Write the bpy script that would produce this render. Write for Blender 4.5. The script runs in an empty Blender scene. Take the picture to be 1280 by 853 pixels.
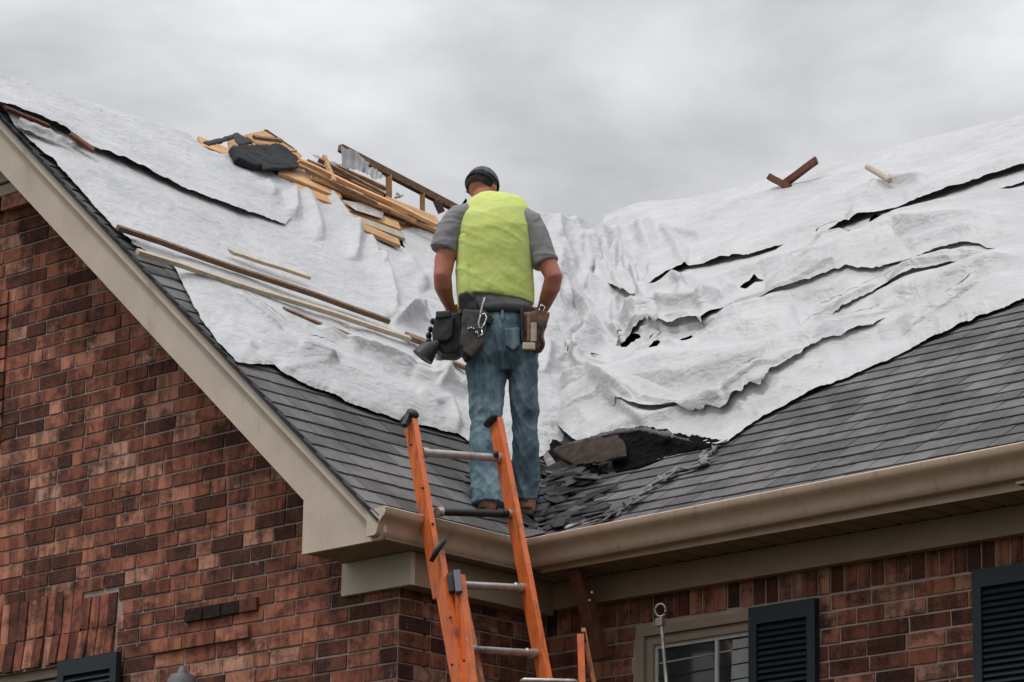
import bpy, bmesh, math, random
import numpy as np
from mathutils import Vector, Matrix, noise as mnoise
random.seed(7); rng = np.random.default_rng(7)
sc = bpy.context.scene
col = sc.collection
# ------------------------------------------------------------------ camera
F = 4600.0
PITCH, YAW, ROLL = math.radians(15.2), math.radians(-43.6), math.radians(0.95)
cy, sy, cp, sp = math.cos(YAW), math.sin(YAW), math.cos(PITCH), math.sin(PITCH)
FW = np.array([cp*sy, cp*cy, sp]); RT = np.array([cy, -sy, 0.0]); UP = np.cross(RT, FW)
_c, _s = math.cos(ROLL), math.sin(ROLL)
RT, UP = RT*_c + UP*_s, -RT*_s + UP*_c
CAM = np.array([0, 0, 1.6])
cd = bpy.data.cameras.new('camera'); cam = bpy.data.objects.new('camera', cd); col.objects.link(cam)
cd.sensor_width = 36; cd.lens = F/1280*36; cd.clip_start = 0.5; cd.clip_end = 4000
cam.matrix_world = Matrix(((RT[0], UP[0], -FW[0], CAM[0]), (RT[1], UP[1], -FW[1], CAM[1]), (RT[2], UP[2], -FW[2], CAM[2]), (0, 0, 0, 1)))
sc.camera = cam
# ------------------------------------------------------------------ light
SUN_EL, SUN_AZ = math.radians(66), math.radians(192)      # azimuth from +Y, clockwise
world = bpy.data.worlds.new('World'); sc.world = world; world.use_nodes = True
nt = world.node_tree; N = nt.nodes; K = nt.links
for n in list(N): N.remove(n)
wo = N.new('ShaderNodeOutputWorld'); bg = N.new('ShaderNodeBackground'); bg.inputs[1].default_value = 0.1
sky = N.new('ShaderNodeTexSky'); sky.sky_type = 'NISHITA'; sky.sun_disc = False
sky.sun_elevation = SUN_EL; sky.sun_rotation = SUN_AZ; sky.dust_density = 3
tc = N.new('ShaderNodeTexCoord'); mp = N.new('ShaderNodeMapping'); mp.inputs['Scale'].default_value = (1, 1, 2.2)
mp.inputs['Location'].default_value = (0.9, 0.35, 0.1)
n1 = N.new('ShaderNodeTexNoise'); n1.inputs['Scale'].default_value = 8.5; n1.inputs['Detail'].default_value = 5; n1.inputs['Roughness'].default_value = .52; n1.inputs['Distortion'].default_value = .2
cr = N.new('ShaderNodeValToRGB'); e = cr.color_ramp.elements
e[0].position = .30; e[0].color = (.265, .275, .292, 1); e[1].position = .72; e[1].color = (.62, .625, .638, 1)
m5 = N.new('ShaderNodeVectorMath'); m5.operation = 'SCALE'; m5.inputs['Scale'].default_value = 10
mx = N.new('ShaderNodeMixRGB'); mx.inputs[0].default_value = .975
K.new(tc.outputs['Generated'], mp.inputs[0]); K.new(mp.outputs[0], n1.inputs['Vector']); K.new(n1.outputs['Fac'], cr.inputs[0])
K.new(cr.outputs[0], m5.inputs[0]); K.new(sky.outputs[0], mx.inputs[1]); K.new(m5.outputs[0], mx.inputs[2])
# overcast skies are brighter overhead (CIE overcast: (1 + 2 sin elevation) / 3)
sx = N.new('ShaderNodeSeparateXYZ'); K.new(tc.outputs['Generated'], sx.inputs[0])
mr_ = N.new('ShaderNodeMapRange'); mr_.inputs['From Min'].default_value = .18; mr_.inputs['From Max'].default_value = 1; mr_.inputs['To Min'].default_value = 1; mr_.inputs['To Max'].default_value = 3.3
K.new(sx.outputs['Z'], mr_.inputs['Value'])
zs = N.new('ShaderNodeVectorMath'); zs.operation = 'SCALE'; K.new(mx.outputs[0], zs.inputs[0]); K.new(mr_.outputs[0], zs.inputs['Scale'])
K.new(zs.outputs[0], bg.inputs[0]); K.new(bg.outputs[0], wo.inputs[0])
sl = bpy.data.lights.new('sun', 'SUN'); sl.energy = 1.3; sl.angle = math.radians(10); sl.color = (1, .965, .92)
sun = bpy.data.objects.new('sun', sl); col.objects.link(sun)
sd = Vector((math.sin(SUN_AZ)*math.cos(SUN_EL), math.cos(SUN_AZ)*math.cos(SUN_EL), math.sin(SUN_EL)))
sun.rotation_euler = sd.to_track_quat('Z', 'Y').to_euler(); sun.location = (-10, -10, 30)
sc.view_settings.view_transform = 'Standard'; sc.view_settings.look = 'None'
sc.view_settings.exposure = 0.05; sc.view_settings.gamma = 1
# ------------------------------------------------------------------ helpers
def ray(px, py): return FW + RT*(px-640)/F - UP*(py-426.5)/F
def on_plane(px, py, n, c):
    n = np.array(n, float); d = ray(px, py); return CAM + d*((c - CAM@n)/(d@n))
def proj(P):
    P = np.asarray(P, float) - CAM; z = P@FW
    return 640+F*(P@RT)/z, 426.5-F*(P@UP)/z
def pixel_len(): return 1/243.0
def tag(o, label=None, cat=None, group=None, kind=None):
    if label: o['label'] = label
    if cat: o['category'] = cat
    if group: o['group'] = group
    if kind: o['kind'] = kind
    return o
def empty(name, loc=(0, 0, 0), parent=None):
    o = bpy.data.objects.new(name, None); o.location = loc; col.objects.link(o)
    if parent: o.parent = parent
    return o
def mesh_obj(name, me, mat=None, parent=None, smooth=False, sharp=None):
    o = bpy.data.objects.new(name, me); col.objects.link(o)
    if mat and not me.materials: me.materials.append(mat)
    if smooth: me.shade_smooth()
    if sharp is not None: me.set_sharp_from_angle(angle=math.radians(sharp))
    if parent:
        o.parent = parent
        p = parent; inv = Matrix.Translation(-Vector(p.location)) if not p.parent else Matrix.Translation(-(Vector(p.location)+Vector(p.parent.location)))
        if o.type == 'MESH' and me.get('world'): o.location = inv.translation
    return o
class MB:
    def __init__(s): s.v = []; s.f = []
    def add(s, vs, fs):
        b = len(s.v); s.v += [tuple(map(float, p)) for p in vs]; s.f += [tuple(b+i for i in f) for f in fs]; return s
    def box(s, a, b):
        (x0, y0, z0), (x1, y1, z1) = a, b
        return s.add([(x0,y0,z0),(x1,y0,z0),(x1,y1,z0),(x0,y1,z0),(x0,y0,z1),(x1,y0,z1),(x1,y1,z1),(x0,y1,z1)],
                     [(0,3,2,1),(4,5,6,7),(0,1,5,4),(1,2,6,5),(2,3,7,6),(3,0,4,7)])
    def prism(s, poly, ext):                      # poly: 3D points, extruded by ext
        n = len(poly); p = [np.array(q, float) for q in poly]; e_ = np.array(ext, float)
        nrm = sum((np.cross(p[i]-p[0], p[(i+1) % n]-p[0]) for i in range(1, n-1)), np.zeros(3))
        if nrm@e_ > 0: p = p[::-1]
        return s.add(p+[q+e_ for q in p], [tuple(range(n)), tuple(range(2*n-1, n-1, -1))]+[(i, i+n, (i+1) % n+n, (i+1) % n) for i in range(n)])
    def beam(s, p, q, w, h, side=None, twist=0):  # w along side vector, h the other
        p, q = np.array(p, float), np.array(q, float); d = q-p; d /= np.linalg.norm(d)
        sd_ = np.array(side if side is not None else (0, 0, 1), float); sd_ = sd_-d*(sd_@d); sd_ /= np.linalg.norm(sd_); t = np.cross(d, sd_)
        if twist: sd_, t = sd_*math.cos(twist)+t*math.sin(twist), t*math.cos(twist)-sd_*math.sin(twist)
        a, b = sd_*w/2, t*h/2
        return s.add([p-a-b, p+a-b, p+a+b, p-a+b, q-a-b, q+a-b, q+a+b, q-a+b], [(0,3,2,1),(4,5,6,7),(0,1,5,4),(1,2,6,5),(2,3,7,6),(3,0,4,7)])
    def tube(s, pts, rad, n=12, ry=None, ref=None):   # closed swept tube; rad/ry per point
        pts = [np.array(p, float) for p in pts]; m = len(pts)
        rad = [rad]*m if np.isscalar(rad) else rad
        ry = rad if ry is None else ([ry]*m if np.isscalar(ry) else ry)
        ref_ = np.array(ref if ref is not None else (0.31, 0.2, 0.93), float)
        rings = []
        for i in range(m):
            d = pts[min(i+1, m-1)]-pts[max(i-1, 0)]; d /= np.linalg.norm(d)
            u = ref_-d*(ref_@d); u /= np.linalg.norm(u); w = np.cross(d, u)
            rings.append([pts[i]+u*rad[i]*math.cos(t)+w*ry[i]*math.sin(t) for t in [2*math.pi*k/n for k in range(n)]])
        vs = [p for r in rings for p in r]; fs = []
        for i in range(m-1):
            for k in range(n): fs.append((i*n+k, i*n+(k+1) % n, (i+1)*n+(k+1) % n, (i+1)*n+k))
        fs.append(tuple(range(n-1, -1, -1))); fs.append(tuple((m-1)*n+k for k in range(n)))
        return s.add(vs, fs)
    def ball(s, c, r, n=14, m=9, rot=None):
        c = np.array(c, float); r = np.array(r if not np.isscalar(r) else (r, r, r), float); vs = []; fs = []
        for i in range(1, m):
            for k in range(n):
                t = math.pi*i/m; f_ = 2*math.pi*k/n
                q = np.array((math.sin(t)*math.cos(f_), math.sin(t)*math.sin(f_), math.cos(t)))*r
                vs.append(q)
        vs += [np.array((0, 0, r[2])), np.array((0, 0, -r[2]))]
        if rot is not None: vs = [rot@q for q in vs]
        for i in range(m-2):
            for k in range(n): fs.append((i*n+k, (i+1)*n+k, (i+1)*n+(k+1) % n, i*n+(k+1) % n))
        a = (m-1)*n
        for k in range(n): fs.append((a, k, (k+1) % n)); fs.append((a+1, (m-2)*n+(k+1) % n, (m-2)*n+k))
        return s.add([c+q for q in vs], fs)
    def mesh(s, name, mat=None):
        me = bpy.data.meshes.new(name); me.from_pydata(s.v, [], s.f); me.update(); me['world'] = 1
        if mat: me.materials.append(mat)
        return me
    def obj(s, name, mat, parent=None, smooth=False, sharp=None, bevel=0):
        me = s.mesh(name, mat)
        if bevel:
            bm = bmesh.new(); bm.from_mesh(me)
            bmesh.ops.bevel(bm, geom=[e_ for e_ in bm.edges if len(e_.link_faces) == 2 and e_.calc_face_angle(0) > .6], offset=bevel, segments=2, profile=.6, affect='EDGES', clamp_overlap=True)
            bm.to_mesh(me); bm.free(); me['world'] = 1
        return mesh_obj(name, me, None, parent, smooth, sharp)
def remeshed(mb, voxel, smooth_it=4):
    me = mb.mesh('tmp'); o = bpy.data.objects.new('tmp', me); col.objects.link(o)
    m = o.modifiers.new('r', 'REMESH'); m.mode = 'VOXEL'; m.voxel_size = voxel
    if smooth_it:
        m2 = o.modifiers.new('s', 'SMOOTH'); m2.iterations = smooth_it; m2.factor = .5
    dg = bpy.context.evaluated_depsgraph_get(); out = bpy.data.meshes.new_from_object(o.evaluated_get(dg))
    bpy.data.objects.remove(o); out['world'] = 1
    return out
def verts_of(me):
    a = np.empty(len(me.vertices)*3); me.vertices.foreach_get('co', a); return a.reshape(-1, 3)
def normals_of(me):
    a = np.empty(len(me.vertices)*3); me.vertices.foreach_get('normal', a); return a.reshape(-1, 3)
def set_verts(me, V): me.vertices.foreach_set('co', np.asarray(V, np.float32).ravel()); me.update()
# cheap vectorised value noise
_perm = rng.random(4096)
def vnoise(P):
    P = np.asarray(P, float); i = np.floor(P).astype(np.int64); f = P-i; f = f*f*(3-2*f); r = 0
    for dx in (0, 1):
        for dy in (0, 1):
            for dz in (0, 1):
                h = ((i[..., 0]+dx)*73856093 ^ (i[..., 1]+dy)*19349663 ^ (i[..., 2]+dz)*83492791) & 4095
                r = r + _perm[h]*(f[..., 0] if dx else 1-f[..., 0])*(f[..., 1] if dy else 1-f[..., 1])*(f[..., 2] if dz else 1-f[..., 2])
    return r*2-1
# ------------------------------------------------------------------ materials
class Mat:
    def __init__(s, name, rough=.8, spec=.3, metal=0):
        s.m = bpy.data.materials.new(name); s.m.use_nodes = True; s.t = s.m.node_tree; s.n = s.t.nodes; s.k = s.t.links
        s.b = s.n['Principled BSDF']; s.b.inputs['Roughness'].default_value = rough; s.b.inputs['Specular IOR Level'].default_value = spec; s.b.inputs['Metallic'].default_value = metal
        s.geo = s.n.new('ShaderNodeNewGeometry'); s.oi = s.n.new('ShaderNodeObjectInfo')
    def pos(s, scale=(1, 1, 1), rotz=0):
        m = s.n.new('ShaderNodeMapping'); m.inputs['Scale'].default_value = scale; m.inputs['Rotation'].default_value = (0, 0, rotz); s.k.new(s.geo.outputs['Position'], m.inputs[0]); return m.outputs[0]
    def noise(s, scale, detail=4, rough=.6, vec=None, dist=0):
        t = s.n.new('ShaderNodeTexNoise'); t.inputs['Scale'].default_value = scale; t.inputs['Detail'].default_value = detail; t.inputs['Roughness'].default_value = rough; t.inputs['Distortion'].default_value = dist
        s.k.new(vec if vec is not None else s.geo.outputs['Position'], t.inputs['Vector']); return t.outputs['Fac']
    def ramp(s, fac, stops, interp='LINEAR'):
        r = s.n.new('ShaderNodeValToRGB'); r.color_ramp.interpolation = interp; el = r.color_ramp.elements
        while len(el) < len(stops): el.new(.5)
        for e_, (p, c) in zip(el, stops): e_.position = p; e_.color = (*c, 1) if len(c) == 3 else c
        s.k.new(fac, r.inputs[0]); return r.outputs[0]
    def mix(s, fac, a, b, mode='MIX'):
        m = s.n.new('ShaderNodeMixRGB'); m.blend_type = mode
        for i, v in ((0, fac), (1, a), (2, b)):
            if hasattr(v, 'links'): s.k.new(v, m.inputs[i])
            elif i == 0: m.inputs[0].default_value = v
            else: m.inputs[i].default_value = (*v, 1) if len(v) == 3 else v
        return m.outputs[0]
    def color(s, c):
        if hasattr(c, 'links'): s.k.new(c, s.b.inputs['Base Color'])
        else: s.b.inputs['Base Color'].default_value = (*c, 1)
        return s
    def bump(s, h, strength=.5, dist=.01):
        b = s.n.new('ShaderNodeBump'); b.inputs['Strength'].default_value = strength; b.inputs['Distance'].default_value = dist
        s.k.new(h, b.inputs['Height']); s.k.new(b.outputs[0], s.b.inputs['Normal']); return s
def g(v): return (v, v, v)
def simple(name, c, rough=.7, spec=.3, metal=0, var=.25, scale=14, bump=.15, dirt=None):
    m = Mat(name, rough, spec, metal); n = m.noise(scale, 5, .65)
    c0 = tuple(x*(1-var) for x in c); c1 = tuple(min(1, x*(1+var)) for x in c)
    o = m.ramp(n, [(.25, c0), (.75, c1)])
    if dirt: o = m.mix(m.ramp(m.noise(3.3, 6, .7), [(.52, g(0)), (.68, g(1))]), o, dirt)
    m.color(o); m.bump(m.noise(scale*8, 3, .6), bump, .004); return m.m
# brick: per-brick tone, vertical wire-cut streaks
def brick_material(name, dark=1.0):
    m = Mat(name, .9, .15)
    base = m.ramp(m.oi.outputs['Random'], [(0, (.085, .032, .024)), (.14, (.15, .052, .036)), (.42, (.31, .108, .068)), (.70, (.45, .170, .105)), (.92, (.55, .245, .162)), (1, (.58, .32, .23))])
    st = m.noise(1, 4, .6, m.pos((19, 19, 3.0))); bl = m.noise(7, 5, .7); fl = m.noise(120, 3, .7)
    c = m.mix(m.ramp(st, [(.40, g(1)), (.56, g(0))]), base, (.05, .02, .016)); c = m.mix(.55, base, c)
    c = m.mix(m.ramp(bl, [(.34, g(.85)), (.50, g(0))]), c, (.035, .022, .02)); c = m.mix(m.ramp(m.noise(1, 5, .7, m.pos((5, 5, 9))), [(.36, g(.65)), (.50, g(0))]), c, (.045, .024, .02))
    c = m.mix(m.ramp(fl, [(.55, g(0)), (.8, g(.4))]), c, (.55, .34, .25))
    c = m.mix(m.ramp(m.noise(11, 4, .6, m.pos((2, 2, .8))), [(.66, g(0)), (.76, g(.45))]), c, (.5, .42, .37))
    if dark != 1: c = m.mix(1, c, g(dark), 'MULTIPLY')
    m.color(c); m.bump(m.mix(.5, st, fl), .7, .006); return m.m
M = {}
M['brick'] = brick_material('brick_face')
M['brick_main'] = brick_material('brick_face_red', .78)  # same brick multiplied darker: eave shade on main and return walls painted in
M['mortar'] = simple('mortar_joint', (.35, .27, .235), .95, .1, var=.35, scale=9)
def brick_field():
    m = Mat('brick_field', .9, .15); b = m.n.new('ShaderNodeTexBrick'); mpn = m.n.new('ShaderNodeMapping'); mpn.inputs['Rotation'].default_value = (math.pi/2, 0, 0)
    m.k.new(m.geo.outputs['Position'], mpn.inputs[0]); m.k.new(mpn.outputs[0], b.inputs['Vector'])
    b.inputs['Scale'].default_value = 1; b.inputs['Brick Width'].default_value = .25; b.inputs['Row Height'].default_value = .081; b.inputs['Mortar Size'].default_value = .005
    b.inputs['Color1'].default_value = (.12, .04, .028, 1); b.inputs['Color2'].default_value = (.36, .14, .09, 1); b.inputs['Mortar'].default_value = (.2, .15, .13, 1)
    m.color(m.mix(.4, b.outputs['Color'], m.ramp(m.noise(20, 5), [(.3, (.06, .025, .02)), (.7, (.4, .17, .1))]))); return m.m
M['mortar_light'] = simple('mortar_light', (.40, .31, .26), .95, .1, var=.3, scale=9)
M['brick_field'] = brick_field()
m = Mat('shingle_granules', .92, .12)
base = m.ramp(m.oi.outputs['Random'], [(0, g(.075)), (.5, (.125, .12, .122)), (1, (.19, .18, .178))])
c = m.mix(m.ramp(m.noise(260, 2, .7), [(.35, g(0)), (.7, g(.55))]), base, (.26, .25, .25))
c = m.mix(m.ramp(m.noise(2.2, 5, .65), [(.42, g(.5)), (.6, g(0))]), c, (.055, .052, .054))
c = m.mix(m.ramp(m.noise(5, 4, .6), [(.58, g(0)), (.75, g(.35))]), c, (.25, .235, .225))
m.color(c); m.bump(m.noise(320, 2, .6), .55, .004); M['shingle'] = m.m
M['soot'] = simple('sooty_brick', (.035, .024, .021), .95, .1, var=.6, scale=30, bump=.6)  # also colours the dark ribbons drawn over the tarp
M['charred_board'] = simple('charred_board', (.055, .041, .033), .9, .15, var=.55, scale=16, bump=.5)
M['char'] = simple('charred_void', (.006, .006, .0065), .95, .04, var=.5, scale=20, bump=.5)  # near-black that paints the dark of the roof hole and soffit grooves
M['asphalt'] = simple('asphalt_scrap', (.028, .028, .03), .75, .35, var=.5, scale=30, bump=.5)
M['felt'] = simple('black_underlayment', (.022, .023, .026), .85, .25, var=.4, scale=10, bump=.3)
m = Mat('white_tarp', .46, .42, .05)
c = m.ramp(m.noise(2.6, 6, .7), [(.25, (.38, .38, .387)), (.5, (.47, .47, .477)), (.8, (.56, .56, .567))])
c = m.mix(m.ramp(m.noise(1, 6, .75, m.pos((7, 7, 30))), [(.30, g(.5)), (.52, g(0))]), c, (.37, .365, .37))
c = m.mix(m.ramp(m.noise(1, 5, .8, m.pos((16, 4, 16))), [(.60, g(0)), (.80, g(.45))]), c, (.33, .315, .30))
c = m.mix(m.ramp(m.noise(34, 5, .75), [(.64, g(0)), (.74, g(.4))]), c, (.27, .26, .25))
m.color(c)
def vor(scale, vec, rnd=1):
    v = m.n.new('ShaderNodeTexVoronoi'); v.feature = 'F1'; v.inputs['Scale'].default_value = scale; v.inputs['Randomness'].default_value = rnd; m.k.new(vec, v.inputs['Vector']); return v.outputs['Distance']
wv = m.n.new('ShaderNodeVectorMath'); wv.operation = 'MULTIPLY_ADD'; nn2 = m.n.new('ShaderNodeTexNoise'); nn2.inputs['Scale'].default_value = 5; m.k.new(m.geo.outputs['Position'], nn2.inputs['Vector'])
m.k.new(nn2.outputs['Color'], wv.inputs[0]); wv.inputs[1].default_value = (.25, .25, .25); m.k.new(m.pos((1, 1, 1.7)), wv.inputs[2])
b1 = m.n.new('ShaderNodeBump'); b1.inputs['Strength'].default_value = .22; b1.inputs['Distance'].default_value = .05; m.k.new(vor(6.5, wv.outputs[0]), b1.inputs['Height'])
b2 = m.n.new('ShaderNodeBump'); b2.inputs['Strength'].default_value = .3; b2.inputs['Distance'].default_value = .018; m.k.new(vor(19, wv.outputs[0]), b2.inputs['Height']); m.k.new(b1.outputs[0], b2.inputs['Normal'])
w1 = m.n.new('ShaderNodeTexWave'); w1.inputs['Scale'].default_value = 38; w1.inputs['Distortion'].default_value = .8; w1.bands_direction = 'Z'; m.k.new(m.geo.outputs['Position'], w1.inputs['Vector'])
b3 = m.n.new('ShaderNodeBump'); b3.inputs['Strength'].default_value = .25; b3.inputs['Distance'].default_value = .003; m.k.new(m.mix(.6, w1.outputs['Fac'], m.noise(90, 4, .7)), b3.inputs['Height']); m.k.new(b2.outputs[0], b3.inputs['Normal'])
m.k.new(b3.outputs[0], m.b.inputs['Normal']); M['tarp'] = m.m
m = Mat('tan_trim', .55, .35)
c = m.ramp(m.noise(5, 5, .6), [(.3, (.52, .425, .345)), (.7, (.62, .515, .425))])
c = m.mix(m.ramp(m.noise(1, 5, .7, m.pos((14, 14, 3))), [(.60, g(0)), (.75, g(.3))]), c, (.22, .16, .12))
m.color(c); m.bump(m.noise(60, 3), .1, .003); M['trim'] = m.m
m = Mat('gutter_paint', .42, .45)
c = m.ramp(m.noise(6, 5, .6), [(.3, (.46, .325, .24)), (.7, (.56, .41, .31))])
c = m.mix(m.ramp(m.noise(1, 5, .7, m.pos((26, 26, 2.5))), [(.54, g(0)), (.74, g(.45))]), c, (.18, .11, .075))
m.color(c); m.bump(m.noise(40, 3), .12, .003); M['gutter'] = m.m
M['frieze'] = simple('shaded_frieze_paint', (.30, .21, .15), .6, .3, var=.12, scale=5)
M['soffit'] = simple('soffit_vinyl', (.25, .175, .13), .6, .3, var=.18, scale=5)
def wood(name, a, b, along=(1, 1, 1), rough=.8):
    m = Mat(name, rough, .2); n = m.noise(1, 5, .65, m.pos(tuple(x for x in along)), 1.2)
    c = m.ramp(n, [(.28, a), (.72, b)]); v = m.ramp(m.oi.outputs['Random'], [(0, g(.72)), (1, g(1.15))])
    c = m.mix(1, c, v, 'MULTIPLY'); c = m.mix(m.ramp(m.noise(9, 5, .7), [(.62, g(0)), (.8, g(.6))]), c, tuple(x*.35 for x in a))
    m.color(c); m.bump(n, .35, .004); return m.m
M['fresh_wood'] = wood('fresh_pine', (.46, .235, .105), (.68, .42, .22), (16, 4, 16))
M['pale_wood'] = wood('pale_lath', (.42, .34, .25), (.62, .53, .41), (5, 22, 30))
M['brown_wood'] = wood('weathered_brown_board', (.15, .088, .055), (.34, .215, .14), (5, 22, 30))
M['red_wood'] = wood('red_brown_board', (.085, .032, .021), (.20, .078, .05), (20, 20, 4))
m = Mat('orange_fibreglass', .38, .5)
c = m.ramp(m.noise(9, 5, .65), [(.3, (.62, .115, .022)), (.7, (.80, .19, .04))])
c = m.mix(m.ramp(m.noise(1, 5, .7, m.pos((30, 30, 5))), [(.50, g(0)), (.68, g(.85))]), c, (.13, .055, .04))
c = m.mix(m.ramp(m.noise(55, 4, .7), [(.60, g(0)), (.70, g(.6))]), c, (.60, .42, .32))
m.color(c); m.bump(m.noise(50, 3), .15, .003); M['orange'] = m.m
m = Mat('orange_faded', .6, .3)
c = m.ramp(m.noise(14, 5, .65), [(.3, (.52, .17, .07)), (.7, (.70, .29, .14))])
c = m.mix(m.ramp(m.noise(1, 5, .7, m.pos((30, 30, 6))), [(.48, g(0)), (.64, g(.8))]), c, (.12, .065, .05))
m.color(c); M['orange_faded'] = m.m
M['metal'] = simple('worn_aluminium', (.46, .42, .40), .42, .5, .55, var=.35, scale=25, dirt=(.12, .09, .08))
M['black_plastic'] = simple('black_plastic', (.02, .021, .023), .5, .4, var=.4, scale=30)
M['grey_plastic'] = simple('grey_bracket', (.15, .155, .17), .5, .4, var=.25, scale=30)
M['shutter'] = simple('dark_green_shutter_paint', (.014, .024, .029), .5, .35, var=.2, scale=20, bump=.05)
m = Mat('window_glass', .06, .8); m.color(m.ramp(m.noise(4, 3), [(.3, (.02, .026, .026)), (.7, (.05, .06, .058))])); M['glass'] = m.m
M['window_frame'] = simple('window_frame_paint', (.32, .255, .20), .55, .3, var=.1, scale=8)
M['muntin'] = simple('white_muntin', (.55, .56, .55), .5, .3, var=.1)
M['blind'] = simple('white_blind', (.34, .36, .35), .6, .3, var=.3, scale=7)
m = Mat('grass', .95, .1); m.color(m.ramp(m.noise(3, 6), [(.3, (.03, .032, .016)), (.7, (.06, .062, .032))])); M['grass'] = m.m
# ------------------------------------------------------------------ house dimensions (metres)
X0, Y0, Z0 = -12.582, 12.325, 5.466        # eave line of the wing, plane of its rake board, gutter height
YC = Y0+1.0; A, B = .88, .70               # eave line of the main roof; the two roof slopes
XW, YG, YR = -12.80, Y0+.33, 13.725        # return wall, gable wall, main wall
RIDGE_Y = 18.95
def ridge_x(y): return -16.17-.125*np.maximum(0, np.asarray(y, float)-14.3)
def roof(x, y):
    x = np.asarray(x, float); y = np.asarray(y, float)
    xr = ridge_x(y); zl = Z0+A*(X0-np.maximum(x, xr))-A*np.maximum(xr-x, 0)
    zr = Z0+B*(np.minimum(y, RIDGE_Y)-YC)-B*np.maximum(y-RIDGE_Y, 0)
    return zl, zr
def L(px, py, up=0): return on_plane(px, py, (A, 0, 1), Z0+A*X0+up)
def R(px, py, up=0): return on_plane(px, py, (0, -B, 1), Z0-B*YC+up)
NL = np.array((A, 0, 1))/math.hypot(A, 1); NR = np.array((0, -B, 1))/math.hypot(B, 1)
# ------------------------------------------------------------------ ground
gr = MB(); gr.add([(-1500, -1500, 0), (1500, -1500, 0), (1500, 1500, 0), (-1500, 1500, 0)], [(0, 1, 2, 3)])
tag(gr.obj('ground', M['grass']), kind='structure')
# ------------------------------------------------------------------ house
house = tag(empty('brick_house', (XW, YR, 0)), 'red brick house with grey shingle roof torn open and covered by white sheeting', 'house')
XL = 2*(-16.3)-XW; XRR = -4.0; YB = 24.2
def G(px, py): return on_plane(px, py, (0, 1, 0), YG)
def Wm(px, py): return on_plane(px, py, (0, 1, 0), YR)
# walls with openings are boxes around the openings
zt = 5.34
gw = MB(); d = .003
rake_under = lambda x: Z0+A*(X0-x)-.13
xr0 = -16.33
wl = G(0, 838); wl1 = G(86, 838)[0]; zh1 = G(40, 838)[2]; wl0 = wl1-1.1
gw.prism([(XL+.1, YG+d, 0), (wl0, YG+d, 0), (wl0, YG+d, zh1), (wl1, YG+d, zh1), (wl1, YG+d, 0), (XW-d, YG+d, 0), (XW-d, YG+d, rake_under(XW)-.05), (xr0, YG+d, rake_under(xr0)), (XL+.1, YG+d, rake_under(XW)-.05)], (0, .18, 0))
gable = gw.obj('gable_wall', M['mortar'], house)
rw = MB(); rw.box((XW-.2, YG+.2, 0), (XW-d, YR+.2, zt)); ret = rw.obj('return_wall', M['mortar'], house)
wp0, wp1 = Wm(793, 800)[0], Wm(1018, 800)[0]
wo0, wo1 = Wm(795, 800)[0], Wm(1000, 800)[0]-.0
zh2 = Wm(860, 776)[2]
mw = MB(); mw.box((XW-.1, YR+d, 0), (wo0, YR+.2, zt-.02)); mw.box((wo0, YR+d, zh2), (wo1, YR+.2, zt-.02)); mw.box((wo0, YR+d, 0), (wo1, YR+.2, zh2-1.5)); mw.box((wo1, YR+d, 0), (XRR, YR+.2, zt-.02))
mainw = mw.obj('main_wall', M['mortar_light'], house)
bw = MB(); bw.box((XL, YG+.2, 0), (XL+.2, YB, zt)); bw.box((XL+.2, YB-.2, 0), (XRR-.2, YB, zt)); bw.box((XRR-.2, YR+.2, 0), (XRR, YB, zt))
bw.prism([(XRR-.2, YC+.5, zt), (XRR-.2, 2*RIDGE_Y-YC-.5, zt), (XRR-.2, RIDGE_Y, Z0+B*(RIDGE_Y-YC)-.25)], (.19, 0, 0))
bw.obj('rear_wall', M['brick_field'], house)
# --- bricks -------------------------------------------------------------
def brick_mesh(k):
    r = random.Random(k); mb = MB(); j = lambda s=.0018: r.uniform(-s, s)
    b = .0035
    v = []
    for sx in (-.5, .5):
        for sz in (-.5, .5): v.append((sx*1+j(.006), 0, sz*1+j(.02)))
    (a0, a1, a2, a3) = v
    fr = [(p[0]*.986, -.5+j(.05), p[2]*.955) for p in (a0, a2, a3, a1)]; mid = [(p[0], -.43, p[2]) for p in (a0, a2, a3, a1)]; bk = [(p[0], .5, p[2]) for p in (a0, a2, a3, a1)]
    mb.add(fr+mid+bk, [(0, 1, 2, 3)]+[(i, i+4, (i+1) % 4+4, (i+1) % 4) for i in range(4)]+[(i+4, i+8, (i+1) % 4+8, (i+1) % 4+4) for i in range(4)])
    return mb.mesh('brick', M['brick'])
BM = [brick_mesh(k) for k in range(7)]
BM2 = []
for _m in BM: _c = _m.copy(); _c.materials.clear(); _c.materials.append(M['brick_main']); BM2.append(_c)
CH = .081
bricks = []     # (pixel area, kind, builder)
def place_brick(mesh, loc, scale, rot, parent, name='brick'):
    o = bpy.data.objects.new(name, mesh); col.objects.link(o); o.parent = parent
    o.location = loc; o.scale = scale; o.rotation_euler = rot; return o
def in_view(P, m=14):
    x, y = proj(P); return -m < x < 1280+m and -m < y < 853+m
rest = {'g': MB(), 'r': MB(), 'm': MB()}
cand = []
far = []
zbase = G(470, 752)[2]       # a bed joint, from the photograph
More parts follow.
